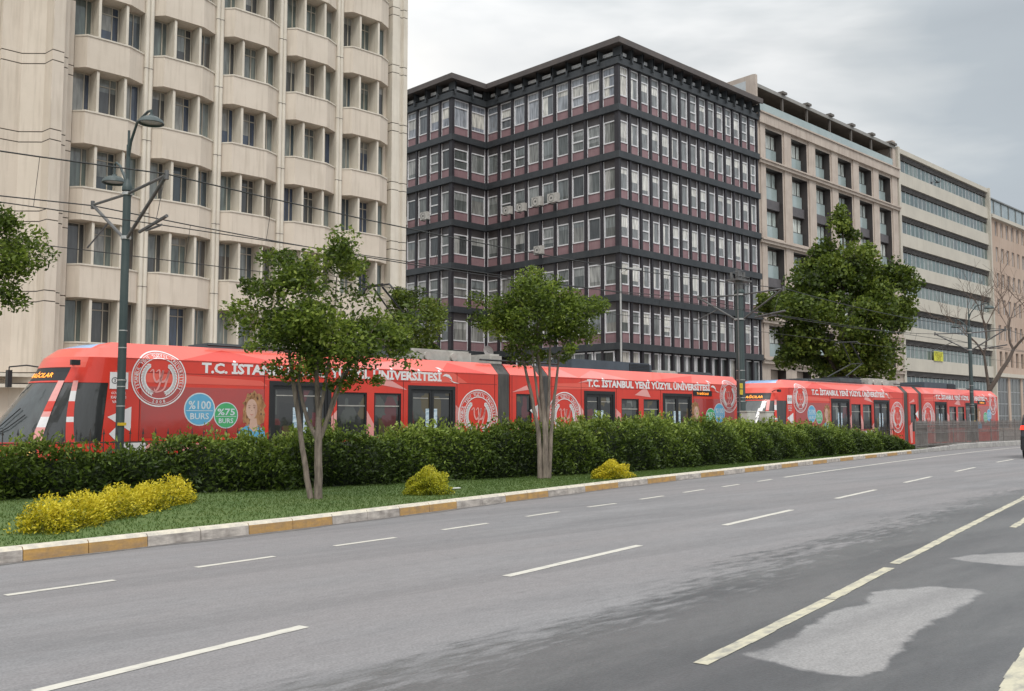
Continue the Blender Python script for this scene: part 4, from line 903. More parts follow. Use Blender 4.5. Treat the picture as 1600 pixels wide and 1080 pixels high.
def offer(xc, zc, r, num, m, word):
    b = MB(); mp = lambda k: (lambda p, q: dmap(L_(xc)+p, zc+q, .010+.003*k))
    put2d(b, disc2d(0, 0, r), mp(0), 0); put2d(b, disc2d(0, 0, r*.93), mp(1), 1); put2d(b, text_mb(num, r*1.45, r*.52, .02), lambda p, q: mp(2)(p, q+r*.25), 0)
    b.face([mp(2)(-r*.85, -r*.07), mp(2)(r*.85, -r*.07), mp(2)(r*.85, -r*.11), mp(2)(-r*.85, -r*.11)]); put2d(b, text_mb(word, r*1.2, r*.38, .02), lambda p, q: mp(2)(p, q-r*.42), 0)
    part('offer_disc', b, [mat('pale_print', (.62, .70, .74), None, 3, .4), m], TR)
offer(11.47, 1.95, .42, '%100', bluew2, 'BURS'); offer(12.2, 1.80, .34, '%75', greenw, 'BURS'); offer(34.95, 1.95, .42, '%100', bluew2, 'BURS'); offer(34.3, 1.80, .36, '%75', greenw, 'BURS')
def portrait(xc, zt, s):
    b = MB(); mp = lambda k: (lambda p, q: dmap(L_(xc)+p*s, zt+q, .009+.002*k))
    g_ = random.Random(3); hp = []
    for i in range(40):
        t = 2*math.pi*i/40; rr = 1+.09*math.sin(9*t)+.06*math.sin(17*t+1); hp.append((.02+.30*rr*math.cos(t)*(1 if math.sin(t) > 0 else 1.15), -.36+(.36 if math.sin(t) > 0 else .72)*rr*math.sin(t)))
    b.face([mp(0)(*p) for p in hp], 1)
    b.face([mp(1)(*p) for p in ((-.5, -1.32), (-.42, -1.05), (-.16, -.86), (.16, -.88), (.34, -1.02), (.40, -1.32))], 2)
    b.face([mp(2)(*p) for p in ((-.08, -.70), (.10, -.70), (.14, -.95), (.02, -1.06), (-.12, -.93))], 0)
    for i in range(90):
        t = 2*math.pi*g_.random(); rr = .6+.45*g_.random(); cx, cy = .02+.30*rr*math.cos(t), -.36+(.34 if math.sin(t) > 0 else .74)*rr*math.sin(t); s2 = g_.uniform(.015, .04)
        if cy < -1.0: continue
        b.face([mp(1.5)(cx+s2*math.cos(a)*.7, cy+s2*math.sin(a)) for a in (0, 1, 2.1, 3.1, 4.2, 5.2)], g_.choice((1, 5, 3, 1)))
    b.face([mp(3.5)(-.02, -.30), mp(3.5)(.10, -.36), mp(3.5)(.115, -.52), mp(3.5)(.05, -.66), mp(3.5)(.04, -.5)], 6)
    face = [(-.05+.165*math.cos(2*math.pi*i/24), -.46+.27*math.sin(2*math.pi*i/24)) for i in range(24)]; b.face([mp(3)(*p) for p in face], 0)
    for ex in (-.12, .02): b.face([mp(4)(ex-.03, -.42), mp(4)(ex, -.435), mp(4)(ex+.035, -.42), mp(4)(ex, -.405)], 3); b.face([mp(4)(ex-.04, -.375), mp(4)(ex+.04, -.37), mp(4)(ex+.03, -.36), mp(4)(ex-.03, -.362)], 3)
    b.face([mp(4)(-.11, -.58), mp(4)(-.05, -.60), mp(4)(.02, -.58), mp(4)(-.05, -.625)], 4); b.face([mp(4)(-.065, -.50), mp(4)(-.03, -.505), mp(4)(-.045, -.48)], 3)
    part('printed_portrait', b, [skin, hairm, bluew2, mat('printed_brown', (.16, .08, .05), None, 5, .5), mat('printed_lips', (.5, .15, .13), None, 5, .5), mat('printed_blonde', (.52, .33, .17), (.40, .22, .10), 9, .5), mat('printed_cheek', (.52, .32, .25), None, 5, .5)], TR, label='printed portrait of a curly-haired woman in a blue top')
portrait(12.98, 2.42, 1.); portrait(33.2, 2.42, -1.)
b = MB(); b.box(L_(33.05), L_(34.4), -.02, 0, 2.66, 2.88); o = part('destination_display', b, rubber, TR); b = MB(); put2d(b, text_mb('T1 BAĞCILAR', .85, .12, .0), lambda p, q: (L_(33.72)+p, -.026, 2.77+q)); part('lettering', b, led, o)
b = MB()      # notice with two round pictograms above three short lines
b.face([(L_(9.18), -.010, 2.42), (L_(9.62), -.010, 2.42), (L_(9.62), -.010, 2.82), (L_(9.18), -.010, 2.82)], 0)
for dx in (.12, .32): put2d(b, ring2d(0, 0, .062, .078, 18), lambda p, q, dx=dx: (L_(9.18)+dx+p, -.014, 2.62+q), 1); put2d(b, text_mb('3', None, .08, .01), lambda p, q, dx=dx: (L_(9.18)+dx+p, -.015, 2.62+q), 1)
for i, (s_, w) in enumerate((('GÜVENLİK', .36), ('KAMERASI', .36), ('VARDIR', .3))): put2d(b, text_mb(s_, w, .07, .01), lambda p, q, i=i: (L_(9.4)+p, -.012, 2.33-.11*i+q), 0)
part('notice', b, [whitew, rubber], TR)
b = MB(); put2d(b, ([(-.15, 0), (0, -.15), (.15, 0), (0, .15)], [(0, 1, 2, 3)]), lambda p, q: (L_(9.35)+p, -.009, 1.35+q)); part('diamond_mark', b, whitew, TR)
b = MB()      # joints between the body panels
for x in (2.56, 3.12, 6.5, 8.7, 11.2, 13.35, 15.0, 15.8, 17.0, 17.75, 19.3, 21.3, 24.05, 26.3, 29.6): b.box(x-.009, x+.009, -.006, .0, .3, 3.16)
b.box(2.56, 15.1, -.006, 0, 1.145, 1.157); b.box(17.7, 29.75, -.006, 0, 1.145, 1.157); b.box(3.1, 15.1, -.005, 0, 2.835, 2.845); b.box(17.7, 29.75, -.005, 0, 2.835, 2.845)
part('panel_joints', b, mat('dark_red_joint', (.16, .02, .018), None, 3, .6), TR)
# roof gear
def unit_roof(x0, x1, y0, y1, h, m, louv=False, name='roof_unit'):
    b = MB(); e = .06; b.prism([(x0, y0), (x1, y0), (x1, y1), (x0, y1)], 3.56, 3.56+h-e); b.prism([(x0+e, y0+e), (x1-e, y0+e), (x1-e, y1-e), (x0+e, y1-e)], 3.56+h-e, 3.56+h)
    if louv:
        for j in range(5): b.box(x1-1.3, x1-.15, y0-.02, y0, 3.60+.06*j, 3.63+.06*j, 1)
        b.box(x1-1.42, x1-1.36, y0-.03, y0, 3.57, 3.56+h-.05, 1)
    part(name, b, [m, roofw if False else rubber], TR)
unit_roof(5.2, 8.4, .7, 2.0, .16, roofg); unit_roof(8.8, 11.2, .55, 2.1, .30, roofg)
unit_roof(11.9, 14.4, .5, 2.1, .36, roofw); b = MB()
for x in (12.5, 13.6): b.tube([(x, .42, 3.70), (x, .6, 3.70)], .13, 14)
part('fan_housing', b, roofw, TR)
unit_roof(15.2, 15.75, .45, 1.6, .33, roofw)
unit_roof(19.4, 24.2, .55, 2.1, .36, mat('roof_unit_slate', (.075, .09, .11), (.06, .07, .085), 2, .5), True); unit_roof(24.5, 25.9, .5, 1.6, .12, roofw); unit_roof(27.0, 28.6, .6, 2.0, .14, roofg)
b = MB(); b.tube([(14.6, .3, 3.66), (18.4, .3, 3.66)], .03, 6); b.tube([(5, .3, 3.62), (11, .3, 3.62)], .025, 6); part('roof_cable', b, rubber, TR)
b = MB()
for x in (9.8, 11.2): b.box(x-.06, x+.06, .6, 2.05, 3.86, 3.95)
b.tube([(9.9, .8, 3.95), (12.3, 1.0, 4.75), (11.2, 1.1, 5.82)], .035, 7); b.tube([(9.9, 1.85, 3.95), (12.3, 1.65, 4.75), (11.2, 1.55, 5.82)], .035, 7); b.tube([(12.3, .95, 4.75), (12.3, 1.7, 4.75)], .03, 6)
b.tube([(11.2, .55, 5.72), (11.2, .75, 5.88), (11.2, 1.9, 5.88), (11.2, 2.1, 5.72)], .03, 6); b.tube([(10.95, .75, 5.86), (10.95, 1.9, 5.86)], .025, 6); part('pantograph', b, rubber, TR)
for x in (6.2, 8.0, 15.95, 16.9, 24.6, 26.4):
    for y in (.5, 2.15): b = MB(); b.tube([(x, y-.06, .33), (x, y+.06, .33)], .3, 18); b.tube([(x, y-.08, .33), (x, y-.06, .33)], .14, 12); part('wheel', b, rubber, TR)
index_kids()
T2 = copy_tree(TR); T2.location = loc0+Vector((31.6, .1, 0))
T2['label'] = 'second red tram coupled behind, its cab windscreen beside the thick mast with the rack'
ORG[T2.name] = Vector((0, 0, 0))
# ================================================================ POLES AND WIRES
pg = mat('green_grey_pole', (.035, .055, .055), (.05, .07, .068), 2, .5, dirt=(.10, .12, .12, .4)); steel = mat('galvanised_arm', (.10, .10, .10), (.16, .155, .15), 5, .5, metal=.3)
clampm = mat('bright_clamp', (.5, .5, .48), None, 4, .4, metal=.5)
def shade_lamp(P, cen, tilt):
    b = MB(); b.lathe([(.0, .20), (.05, .19), (.06, .15), (.17, .12), (.26, .05), (.29, -.02), (.275, -.03), (.24, .02)], cen, 24); b.lathe([(.24, .015), (.12, -.0), (0, -.01)], cen, 20, 1); return b
def mast(x, label, lamps=True, rack=False, r=.09):
    y = 22.2; P = thing('tram_pole', (x, y, .06), label, 'pole', 'overhead line masts beside the track')
    b = MB(); b.tube([(x, y, .05), (x, y, 3.2), (x, y, 7.05)], [r*1.1, r*1.05, r], 14)
    b.lathe([(r*1.35, 7.05), (r*1.35, 7.12), (r*1.1, 7.2), (.055, 7.3), (.05, 7.34)], (x, y, 0), 14)
    if lamps: b.tube([(x, y, 7.3), (x, y, 8.15)], .045, 10); b.tube([(x, y, 8.15), (x, y, 8.5)], .03, 8)
    part('post', b, pg, P, smooth=True)
    b = MB()
    for z in (6.98, 5.93): b.lathe([(r*1.2, z-.04), (r*1.3, z-.03), (r*1.3, z+.03), (r*1.2, z+.04)], (x, y, 0), 14)
    for z in (3.75, 3.35, 2.6, 2.45, 2.0): b.lathe([(r*1.12, z-.012), (r*1.14, z), (r*1.12, z+.012)], (x, y, 0), 12)
    part('clamp', b, clampm, P)
    for sg in (-1, 1):
        b = MB(); yj = y+sg*2.08; b.tube([(x, y+sg*r, 6.98), (x, yj, 7.05)], .035, 8); b.tube([(x, yj, 7.05), (x, y+sg*r, 5.93)], .04, 8); b.tube([(x, yj, 6.95), (x, yj, 7.15)], .05, 8)
        ym = y+sg*1.15; b.tube([(x, ym-sg*.1, 6.45), (x, yj+sg*.25, 6.0)], .022, 6) if sg > 0 else b.tube([(x, y-.75, 5.97), (x+.0, y-2.15, 6.13)], .04, 6)
        if sg < 0: b.tube([(x, y-1.1, 5.95), (x, y-1.9, 5.97)], .025, 6); b.tube([(x, yj+.1, 7.0), (x, y-1.6, 6.08)], .008, 4)
        part('bracket_arm', b, steel, P)
    if lamps:
        for k, (yy, zb, zt, zl) in enumerate(((y-1.2, 7.85, 8.72, 8.42), (y+.78, 7.0, 7.85, 7.40))):
            b = MB(); sgn = -1 if yy < y else 1; pts = [(x, y, zb), (x, y+sgn*.12, zb+.35), (x, y+sgn*.45, zt-.12), (x, y+(yy-y)*.85, zt), (x, yy, zt-.02), (x, yy, zl+.18)]
            b.tube(pts, [.04, .035, .03, .03, .03, .03], 8); part('lamp_arm', b, pg, P, smooth=True); o = part('lamp_shade', shade_lamp(P, (x, yy, zl), 0), [pg, mat('lamp_lens', (.35, .35, .33), None, 6, .3)], P, smooth=True)
    b = MB(); b.box(x-.1, x+.1, y-r-.02, y-r-.005, 1.55, 1.62); b2 = b; part('yellow_tag', b, mat('yellow_tag', (.62, .42, .02), None, 4, .5), P)
    return P
M1 = mast(9.13, 'slender green-grey mast with two bell lamps in front of the first tram cab, at left')
M2 = mast(35.4, 'thick mast carrying a rack of equipment between the two trams', lamps=False, r=.17)
M3 = mast(61.2, 'distant green-grey mast with two bell lamps in front of the second tram tail', r=.11)
mast(-17.2, 'mast with two lamps standing left of the view beside the track')
b = MB(); x, y = 35.4, 22.2
b.tube([(x, y, 7.2), (x, y, 7.6)], .16, 12); b.box(x-.55, x+.55, y-.3, y+.3, 7.55, 7.62)
for i, (dx, h, r_) in enumerate(((-.4, .3, .06), (-.22, .38, .05), (0, .52, .05), (.2, .34, .06), (.4, .28, .06), (-.1, .3, .08), (.3, .2, .09))): b.tube([(x+dx, y+.12*(-1)**i, 7.62), (x+dx, y+.12*(-1)**i, 7.62+h)], r_, 8)
b.tube([(x-.45, y, 7.9), (x+.3, y, 8.05)], .02, 5); b.tube([(x-.5, y-.2, 7.75), (x+.5, y-.2, 7.75)], .02, 5); part('equipment_rack', b, steel, M2)
b = MB(); b.tube([(x-.28, y-.1, .1), (x-.28, y-.1, 7.5)], .035, 8); part('cable_pipe', b, clampm if False else steel, M2)
b = MB()
for z in (2.72, 2.98): b.box(x-.42, x-.2, y-.22, y-.2, z, z+.22)
part('warning_plate', b, mat('yellow_plate', (.62, .46, .03), (.5, .36, .03), 9, .5), M2)
cabm = mat('cabinet_offwhite', (.60, .58, .52), (.50, .48, .44), 2, .6)
for xx, lb_ in ((34.95, 'left one of two off-white boxes behind the hedge by the thick mast'), (36.4, 'right one of two off-white boxes behind the hedge by the thick mast')):
    b = MB(); b.box(xx-.32, xx+.32, 21.45, 21.75, .3, 2.0); b.box(xx-.35, xx+.35, 21.42, 21.78, 2.0, 2.04); t = thing('utility_cabinet', (xx, 21.6, .1), lb_, 'cabinet', 'off-white utility boxes by the mast'); part('box', b, cabm, t)
    b = MB(); b.box(xx-.27, xx+.27, 21.43, 21.445, .4, 1.95); part('door', b, cabm, t); b = MB(); b.box(xx-.3, xx+.3, 21.5, 21.7, .05, .3); part('plinth', b, kc, t)
poles = [-17.2, 9.13, 35.4, 61.2, 87, 113, 139]
wirem = mat('wire_black', (.02, .02, .02), None, 3, .5)
def wire(y, z, sag, label, r=.012, yj=0, y2=None):
    b = MB(); pts = []
    for a, c in zip(poles, poles[1:]):
        for k in range(10): t = k/10; pts.append((a+(c-a)*t, y+(yj if False else 0), z-4*sag*t*(1-t)))
    pts.append((poles[-1], y, z)); b.tube(pts, r, 5)
    solo('overhead_wire', b, wirem, (9.13, y, z), label, 'wire', 'overhead wires above the tram tracks')
wire(20.12, 7.07, .35, 'upper overhead wire nearest the road, through the raised end of the mast arms', .016); wire(20.38, 5.98, .03, 'lower overhead contact wire nearest the road')
wire(24.36, 7.05, .35, 'upper overhead wire above the red trams, through the far arm tips', .016); wire(24.62, 5.95, .03, 'lower overhead contact wire directly above the red tram roofs')
b = MB()
for a, c in zip(poles, poles[1:]):
    for k in (1, 3, 5, 7, 9):
        t = k/10; x = a+(c-a)*t
        for y, y2, z, z2 in ((20.12, 20.38, 7.07, 5.98), (24.36, 24.62, 7.05, 5.95)): b.tube([(x, y, z-1.4*t*(1-t)), (x, y2, z2)], .006, 4, caps=False)
solo('wire_dropper', b, wirem, (20, 22, 6), 'thin vertical droppers joining the upper and lower overhead wires', 'wire')
# thin street light
b = MB(); x, y = 49.4, 40.0; t = thing('street_light', (x, y, .2), 'slim pale street light with a flat head in front of the dark block corner', 'street lamp'); b.tube([(x, y, .2), (x, y, 11.6)], [.09, .055], 10); part('post', b, clampm, t, smooth=True)
b = MB(); b.tube([(x, y, 11.4), (x+.5, y-.3, 11.65)], .03, 6); part('arm', b, clampm, t); b = MB(); b.prism([(x+.2, y-.3), (x+1.3, y-.75), (x+1.35, y-.6), (x+.28, y-.1)], 11.62, 11.74); part('lamp_head', b, clampm, t)
# satellite dish
t = thing('satellite_dish', (51.9, 55.3, 6.2), 'white satellite dish above the first tram roof, fixed to the dark block', 'satellite dish'); b = MB(); T = Matrix.Translation((51.75, 55.2, 7.1)) @ Matrix.Rotation(R(-115), 4, 'Y') @ Matrix.Rotation(R(10), 4, 'X')
b.lathe([(0, 0), (.2, .02), (.38, .08), (.46, .14)], n=24); part('dish', b, whitew, t, T, smooth=True); b = MB(); b.tube([(51.9, 55.2, 7.0), (52.2, 55.2, 6.9), (52.45, 55.2, 6.9)], .03, 6); b.tube([(51.8, 55.2, 6.9), (51.3, 55.0, 7.0)], .015, 5); part('bracket', b, steel, t)
# ================================================================ TREES
bark = mat('smooth_grey_bark', (.27, .22, .18), (.12, .095, .078), 5, .85, bump=.9, fine=.15, stretch=(3, 3, .6)); barkd = mat('dark_bark', (.09, .075, .06), (.06, .05, .04), 5, .9, bump=.6, stretch=(2, 2, .6))
lf1 = leafmat('kerbside_tree_leaves', [(.030, .048, .008), (.080, .125, .016), (.17, .235, .028), (.32, .38, .07)], .42)
lf2 = leafmat('plane_tree_leaves', [(.022, .036, .007), (.07, .11, .016), (.15, .205, .028), (.27, .32, .055)], .42)
def lat(base, l, z, f=0.): return Vector(base)+CR*l+CF*f+Vector((0, 0, z))
def tree(name, base, label, lobes, lm, bm, leaf, stems, group=None, seed=1, asp=.5, cat='tree'):
    """lobes: (lateral, away, z, rx, ry, rz, clumps, leaves per clump, clump radius); stems: polylines of (lateral, away, z, radius)"""
    t = thing(name, base, label, cat, group); tb = MB(); tips = []
    for s_ in stems:
        pts = [lat(base, a, z, f) for a, f, z, r in s_]; rr = [r for *_, r in s_]
        P_, R_ = [], []
        for i in range(len(pts)-1):
            for k in range(5): u = k/5; P_.append(pts[i].lerp(pts[i+1], u)+Vector((random.gauss(0, .01), random.gauss(0, .01), 0))*min(1, rr[0]*8)); R_.append(rr[i]+(rr[i+1]-rr[i])*u)
        P_.append(pts[-1]); R_.append(rr[-1]); tb.tube(P_, R_, 9); tips.append((P_, R_))
    allp, alln, allr = [], [], []
    for i, (a, f, z, rx, ry, rz, nc, per, cr_) in enumerate(lobes):
        c = lat((0, 0, 0), a, z, f); C_, p, nr, rn = crown_points(np.array([0., 0, 0]), np.array([rx, ry, rz]), nc, per, cr_, seed=seed*10+i)
        M3 = np.array([[CR.x, CF.x, 0], [CR.y, CF.y, 0], [0, 0, 1]]); p = p@M3.T+np.array(c); C_ = C_@M3.T+np.array(c)
        allp.append(p); alln.append(nr@M3.T); allr.append(rn)
        for j, q in enumerate(C_):
            if j % 2: continue
            w = Vector(q)+Vector(base); best = min(((pp-w).length+.8*max(0, pp.z-w.z), pp, r) for P_, R_ in tips for pp, r in list(zip(P_, R_))[len(P_)//3:])
            limb(tb, best[1], w, min(best[2]*.6, .05*leaf*9), .006, .08, 5, seed=j)
    part('trunk', tb, bm, t, smooth=True)
    me = leaves('crown', np.concatenate(allp), np.concatenate(alln), leaf, np.concatenate(allr), lm, asp=asp); link(bpy.data.objects.new('crown', me), t, base)
    return t
G = 'multi-stemmed trees on the grass strip'
tree('kerbside_tree', (10.66, 16.35, .13), 'full green multi-stemmed tree on the grass, nearer of the two, by the tram doors', [(.05, 0, 3.55, 1.35, 1.4, .95, 40, 150, .42), (-.75, .1, 3.9, .9, .9, .75, 18, 140, .38), (.3, 0, 4.75, .6, .7, .45, 11, 120, .33), (1.35, .2, 3.15, .75, .8, .55, 15, 125, .33), (-.3, -.3, 2.75, 1.1, 1.0, .4, 16, 75, .3), (-.85, .1, 4.75, .3, .3, .3, 5, 70, .25), (.75, 0, 2.25, .45, .5, .3, 5, 60, .2)], lf1, bark, .10,
     [[(-.12, 0, 0, .062), (-.30, .02, 1.0, .052), (-.50, .05, 2.2, .045), (-.62, .1, 2.9, .03), (-.85, .15, 3.9, .015)], [(.02, 0, 0, .085), (.02, 0, 1.15, .075), (.0, .02, 1.7, .06), (-.05, .05, 2.4, .045), (-.1, .1, 3.9, .02)], [(.03, 0, 1.1, .05), (-.22, .04, 1.55, .04), (-.40, .0, 2.3, .032), (-.3, -.1, 3.4, .016)], [(.04, 0, 1.15, .05), (.25, .05, 1.75, .042), (.45, .1, 2.35, .035), (.85, .15, 3.1, .022), (1.2, .2, 3.6, .012)], [(.0, 0, 1.5, .04), (.16, -.1, 2.3, .032), (.30, -.15, 3.2, .022), (.35, -.1, 4.4, .01)], [(.1, 0, 1.3, .035), (.3, -.05, 1.95, .03), (.55, -.1, 2.6, .02), (1.0, -.1, 3.0, .01)]], G, 1)
tree('kerbside_tree', (18.53, 17.6, .13), 'rounder green multi-stemmed tree on the grass in front of the tram bellows', [(-.2, 0, 4.35, 1.35, 1.4, .85, 44, 150, .42), (-.1, 0, 5.0, .65, .7, .42, 14, 120, .34), (.85, .1, 4.3, .8, .8, .65, 18, 130, .36), (-1.2, .1, 4.35, .75, .8, .5, 14, 120, .33), (.0, 0, 3.45, .9, .9, .4, 15, 80, .3), (-.35, 0, 5.45, .25, .25, .22, 4, 60, .2)], lf1, bark, .10,
     [[(-.14, 0, 0, .075), (-.17, 0, 1.2, .062), (-.38, .03, 2.3, .045), (-.62, .1, 3.3, .03), (-1.0, .1, 4.3, .014)], [(.0, 0, 0, .09), (0, 0, 1.3, .08), (-.08, .02, 2.3, .055), (-.2, .05, 3.5, .035), (-.2, .05, 5.0, .014)], [(.1, 0, 0, .055), (.16, 0, 1.2, .05), (.25, .0, 2.2, .042), (.38, .05, 3.2, .028), (.8, .1, 4.3, .012)], [(.02, 0, 1.2, .05), (.1, -.05, 2.0, .042), (.12, -.1, 3.2, .03), (.2, -.1, 4.6, .012)], [(-.1, 0, 1.5, .04), (-.22, -.05, 2.3, .035), (-.35, -.1, 3.4, .02), (-.6, -.15, 4.4, .01)]], G, 2)
tree('kerbside_tree', (4.9, 18.4, .13), 'tree whose leafy branches hang in from the left edge of the view', [(.15, 0, 4.6, .85, .95, .70, 26, 150, .34), (-.9, 0, 4.5, 1.0, 1.0, .9, 24, 140, .4), (.25, 0, 3.75, .5, .6, .4, 9, 80, .27)], lf1, bark, .088,
     [[(-1.2, 0, 0, .08), (-1.15, 0, 1.6, .065), (-.8, 0, 3.0, .045), (-.2, 0, 4.2, .02)], [(-1.2, 0, 1.4, .05), (-1.5, 0, 3.0, .035), (-1.4, 0, 4.6, .015)]], G, 3)
tree('plane_tree', (64.3, 32, .2), 'tall dark green tree behind the second tram, in front of the pinkish stone block', [(-.1, 0, 8.6, 4.5, 4.0, 3.7, 84, 175, 1.15), (.4, 0, 13.3, 1.9, 2.0, 2.3, 26, 150, .85), (3.6, .3, 10.4, 2.1, 2.2, 2.0, 28, 150, .9), (-3.5, 0, 9.6, 1.8, 1.8, 1.1, 16, 130, .75), (-1.2, 0, 12.0, 1.6, 1.6, 1.3, 16, 130, .75), (.3, 0, 16.0, .5, .5, .7, 6, 90, .5), (-3.2, 0, 6.0, 1.4, 1.4, .9, 11, 120, .7), (.4, 0, 5.2, 2.6, 2.4, .9, 20, 130, .8)], lf2, barkd, .27,
     [[(0, 0, 0, .32), (.1, 0, 3.5, .26), (.0, 0, 7, .18), (.2, 0, 12, .08), (.3, 0, 16, .03)], [(.1, 0, 3.5, .16), (1.8, .2, 7, .11), (3.2, .4, 10.5, .04)], [(0, 0, 4, .16), (-1.8, 0, 7.2, .1), (-3.4, 0, 9.4, .04)]], None, 4, .7)
tree('street_tree', (31.0, 38.9, .2), 'bushy tree between the beige tower and the dark block, just above the first tram', [(0, 0, 6.1, 1.7, 1.6, 1.9, 34, 150, .65), (-.4, 0, 8.0, .7, .8, .6, 8, 110, .45), (.4, 0, 4.6, 1.5, 1.4, .9, 16, 130, .6)], lf2, barkd, .17,
     [[(0, 0, 0, .15), (.05, 0, 2.5, .12), (0, 0, 5, .08), (-.1, 0, 7.8, .02)], [(0, 0, 2.6, .09), (.8, 0, 5.5, .03)]], None, 5, .55)
# leafless tree far right
def bare_tree():
    base = (97.0, 33.6, .2); t = thing('bare_tree', base, 'leafless brown tree spreading thin twigs behind the second tram tail, at right', 'tree')
    tb, tw = MB(), MB(); g = random.Random(9)
    def grow(p, d, ln, r, dep):
        pts, q, dd = [p], p, d
        for k in range(4):
            dd = (dd+Vector((g.gauss(0, .12), g.gauss(0, .12), g.gauss(.03, .08)))).normalized(); q = q+dd*ln/4; pts.append(q)
        (tb if dep < 3 else tw).tube(pts, [r, r*.92, r*.84, r*.76, r*.68], 7 if dep < 3 else 4)
        if dep >= 6: return
        for k in range(3 if dep > 1 else 2):
            ax = Vector((g.gauss(0, 1), g.gauss(0, 1), g.gauss(0, .4))).normalized(); nd = (dd+ax*g.uniform(.45, .8)).normalized(); nd.z = max(nd.z, -.1); grow(pts[-1] if k < 2 else pts[2], nd, ln*g.uniform(.66, .86), r*g.uniform(.5, .66), dep+1)
    o = Vector(base); tb.tube([o, o+Vector((0, 0, 4.2))], [.34, .28], 9); top = o+Vector((0, 0, 4.2))
    grow(top, (CR*.95+Vector((0, 0, 1))).normalized(), 5.0, .22, 1); grow(top, (CR*-.12+Vector((0, 0, 1.2))).normalized(), 3.6, .16, 1)
    part('trunk', tb, mat('brown_bark', (.10, .075, .06), (.07, .055, .045), 4, .9), t, smooth=True); part('twigs', tw, mat('thin_twigs', (.13, .095, .075), None, 4, .9), t)
bare_tree()
# ================================================================ RAILINGS
ironm = mat('black_iron', (.03, .03, .032), (.07, .055, .045), 6, .55); galv = mat('weathered_grey_rail', (.20, .19, .18), (.14, .13, .12), 3, .7)
rt = thing('iron_railing', (10, 21.9, .06), 'black spear-topped iron railing half hidden behind the hedge', 'railing')
for k in range(24):
    x0 = -8+2.4*k; b = MB()
    for z in (.35, 1.16): b.box(x0, x0+2.37, 21.89, 21.92, z, z+.03)
    for i in range(8):
        x = x0+.15+.3*i; b.box(x-.009, x+.009, 21.895, 21.913, .1, 1.36); b.prism([(x-.03, 1.36), (x+.03, 1.36), (x+.012, 1.41), (x, 1.50), (x-.012, 1.41)], 21.898, 21.91, 0, 'y')
        if i % 2 == 0: b.tube([(x+.15+.15*math.cos(R(a)), 21.905, 1.0+.15*math.sin(R(a))) for a in range(0, 181, 30)], .008, 4)
    part('railing_panel', b, ironm, rt)
rt = thing('fence', (62, 22, .1), 'low grey picket railing on the kerb in front of the second tram tail', 'railing')
for k in range(20):
    xa = 49.5+2.3*k; xb_ = xa+2.25; b = MB(); ya, yb_ = K(xa)+.3, K(xb_)+.3
    for z in (.32, .95, 1.38): b.prism([(xa, ya), (xb_, yb_), (xb_, yb_+.03), (xa, ya+.03)], z, z+.035)
    for i in range(17):
        x = xa+.07+.132*i; y = ya+(yb_-ya)*(x-xa)/2.25; b.box(x-.012, x+.012, y, y+.024, .25, 1.5); b.prism([(x-.028, 1.5), (x+.028, 1.5), (x, 1.62)], y+.002, y+.02, 0, 'y')
        b.tube([(x+.066+.05*math.cos(R(a)), y+.012, 1.15+.14*math.sin(R(a))) for a in range(0, 361, 60)], .008, 4, caps=False)
    part('railing_panel', b, galv, rt); b = MB(); b.box(xa-.045, xa-.0, ya-.01, ya+.04, .15, 1.66); b.lathe([(0, .06), (.03, .04), (.03, 0)], (xa-.022, ya+.015, 1.66), 8); part('railing_post', b, galv, rt)
# ================================================================ VAN at the right edge
A9 = R(9.5); van = bpy.data.objects.new('minivan', None); ORG['minivan'] = Vector((0, 0, 0)); scene.collection.objects.link(van)
tag(van, 'dark minivan driving away at the right edge, its lit tail lamp showing', 'van'); dv = Vector((math.cos(A9), math.sin(A9), 0)); van.location = Vector((45.0, 14.38, 0))+Vector((math.sin(A9), -math.cos(A9), 0))*.95; van.rotation_euler = (0, 0, A9)
carp = mat('dark_van_paint', (.02, .022, .028), (.03, .03, .036), 1, .25, metal=.3, coat=.8); carg = glass('van_glass', [(.012, .014, .016), (.018, .02, .022)]); redl = emit('tail_lamp_lens', (.9, .03, .012), 1.1); chrome = mat('chrome', (.6, .6, .6), None, 3, .2, metal=.9)
def taper(mb):
    mb.v = [(x, y*(1-.13*max(0, (z-1.0)/.95)), z) for x, y, z in mb.v]; return mb
b = MB(); b.prism([(.10, .34), (.0, .42), (.0, .95), (.05, 1.2), (.14, 1.78), (.26, 1.92), (.6, 1.96), (2.9, 1.95), (3.3, 1.84), (3.95, 1.12), (4.75, .98), (4.92, .75), (4.9, .36), (4.7, .3)], -.95, .95, 0, 'y')
o = part('body', taper(b), carp, van); m = o.modifiers.new('bevel', 'BEVEL'); m.width = .06; m.segments = 3; m.limit_method = 'ANGLE'
b = MB(); b.face([(.035, -.74, 1.2), (.125, -.66, 1.74), (.125, .66, 1.74), (.035, .74, 1.2)]); part('rear_window', b, carg, van)
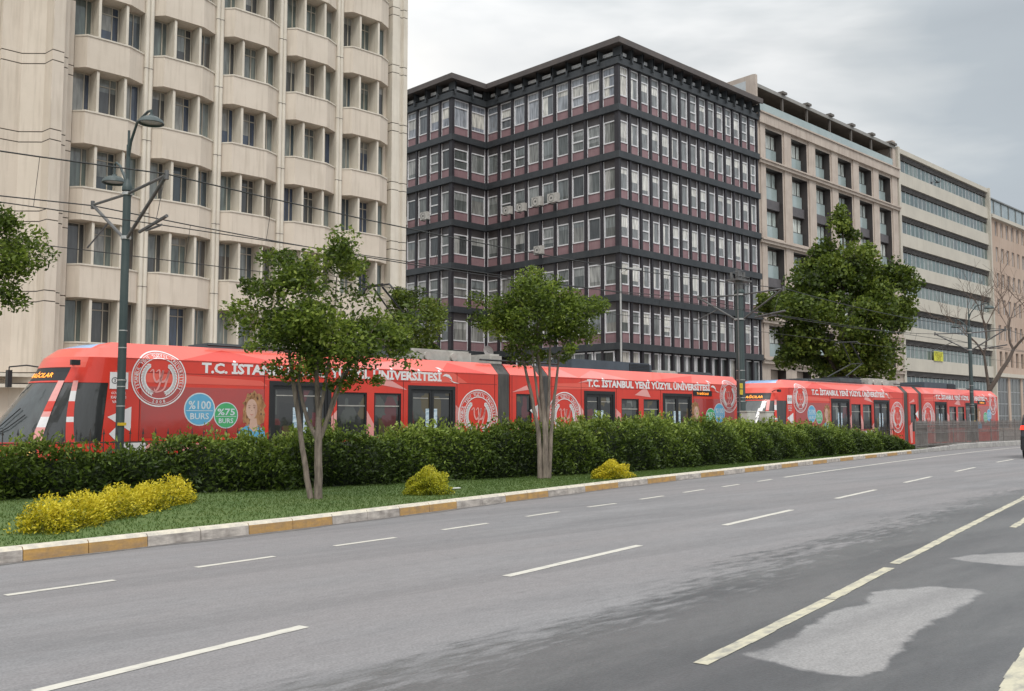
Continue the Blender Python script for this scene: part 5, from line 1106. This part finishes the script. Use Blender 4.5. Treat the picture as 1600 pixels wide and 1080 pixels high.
for s in (1, -1):
    b = MB(); Y_ = lambda z: s*(.957*(1-.13*max(0, (z-1.0)/.95)))
    for x0, x1 in ((.35, 1.35), (1.45, 2.35), (2.45, 3.4)): b.face([(x0, Y_(1.16), 1.16), (x1 if x1 < 3.3 else 3.75, Y_(1.16), 1.16), (x1 if x1 < 3.3 else 3.22, Y_(1.78), 1.78), (x0+.05, Y_(1.78), 1.78)])
    part('side_window', b, carg, van)
    b = MB(); b.prism([(-.03, 1.24), (.10, 1.24), (.13, 1.42), (.02, 1.42)], s*.80 if s > 0 else s*.965, s*.965 if s > 0 else s*.80, 0, 'y'); part('tail_lamp', taper(b), redl, van)
    for x in (.95, 3.9):
        b = MB(); b.tube([(x, s*.76, .34), (x, s*.97, .34)], .34, 22); w_ = part('wheel', b, rubber, van, smooth=True); b = MB(); b.tube([(x, s*.965, .34), (x, s*.985, .34)], .2, 16); part('rim', b, chrome, w_)
    b = MB(); b.box(3.2, 3.4, s*.95 if s > 0 else s*1.13, s*1.13 if s > 0 else s*.95, 1.15, 1.32); part('mirror', b, carp, van)
b = MB(); b.box(-.09, .06, -.9, .9, .38, .62); part('rear_bumper', b, rubber, van); b = MB(); b.box(-.02, -.0, -.26, .26, .8, .91); part('number_plate', b, whitew, van)
# ================================================================ BIRDS
bm_ = mat('dark_feathers', (.02, .02, .022), (.04, .04, .04), 9, .7)
for (x, y, z, a, lb) in ((63.3, 25, 17.2, .3, 'left one of two dark birds flying before the ivory block'), (64.3, 25, 17.4, 1.2, 'right one of two dark birds flying before the ivory block')):
    t = thing('bird', (x, y, z), lb, 'bird', 'birds in flight'); T = Matrix.Translation((x, y, z)) @ Matrix.Rotation(a, 4, 'Z')
    b = MB(); b.tube([(-.2, 0, 0), (-.12, 0, .0), (0, 0, .01), (.1, 0, .02), (.17, 0, .04), (.22, 0, .03)], [.01, .035, .055, .045, .03, .006], 8)
    for s in (1, -1): b.face([(.07, 0, .03), (.02, s*.2, .14), (-.03, s*.4, .08 if a < 1 else .26), (-.07, s*.2, .12), (-.06, 0, .02)])
    b.face([(-.15, 0, 0), (-.3, .05, 0), (-.3, -.05, 0)]); part('body', b, bm_, t, T)
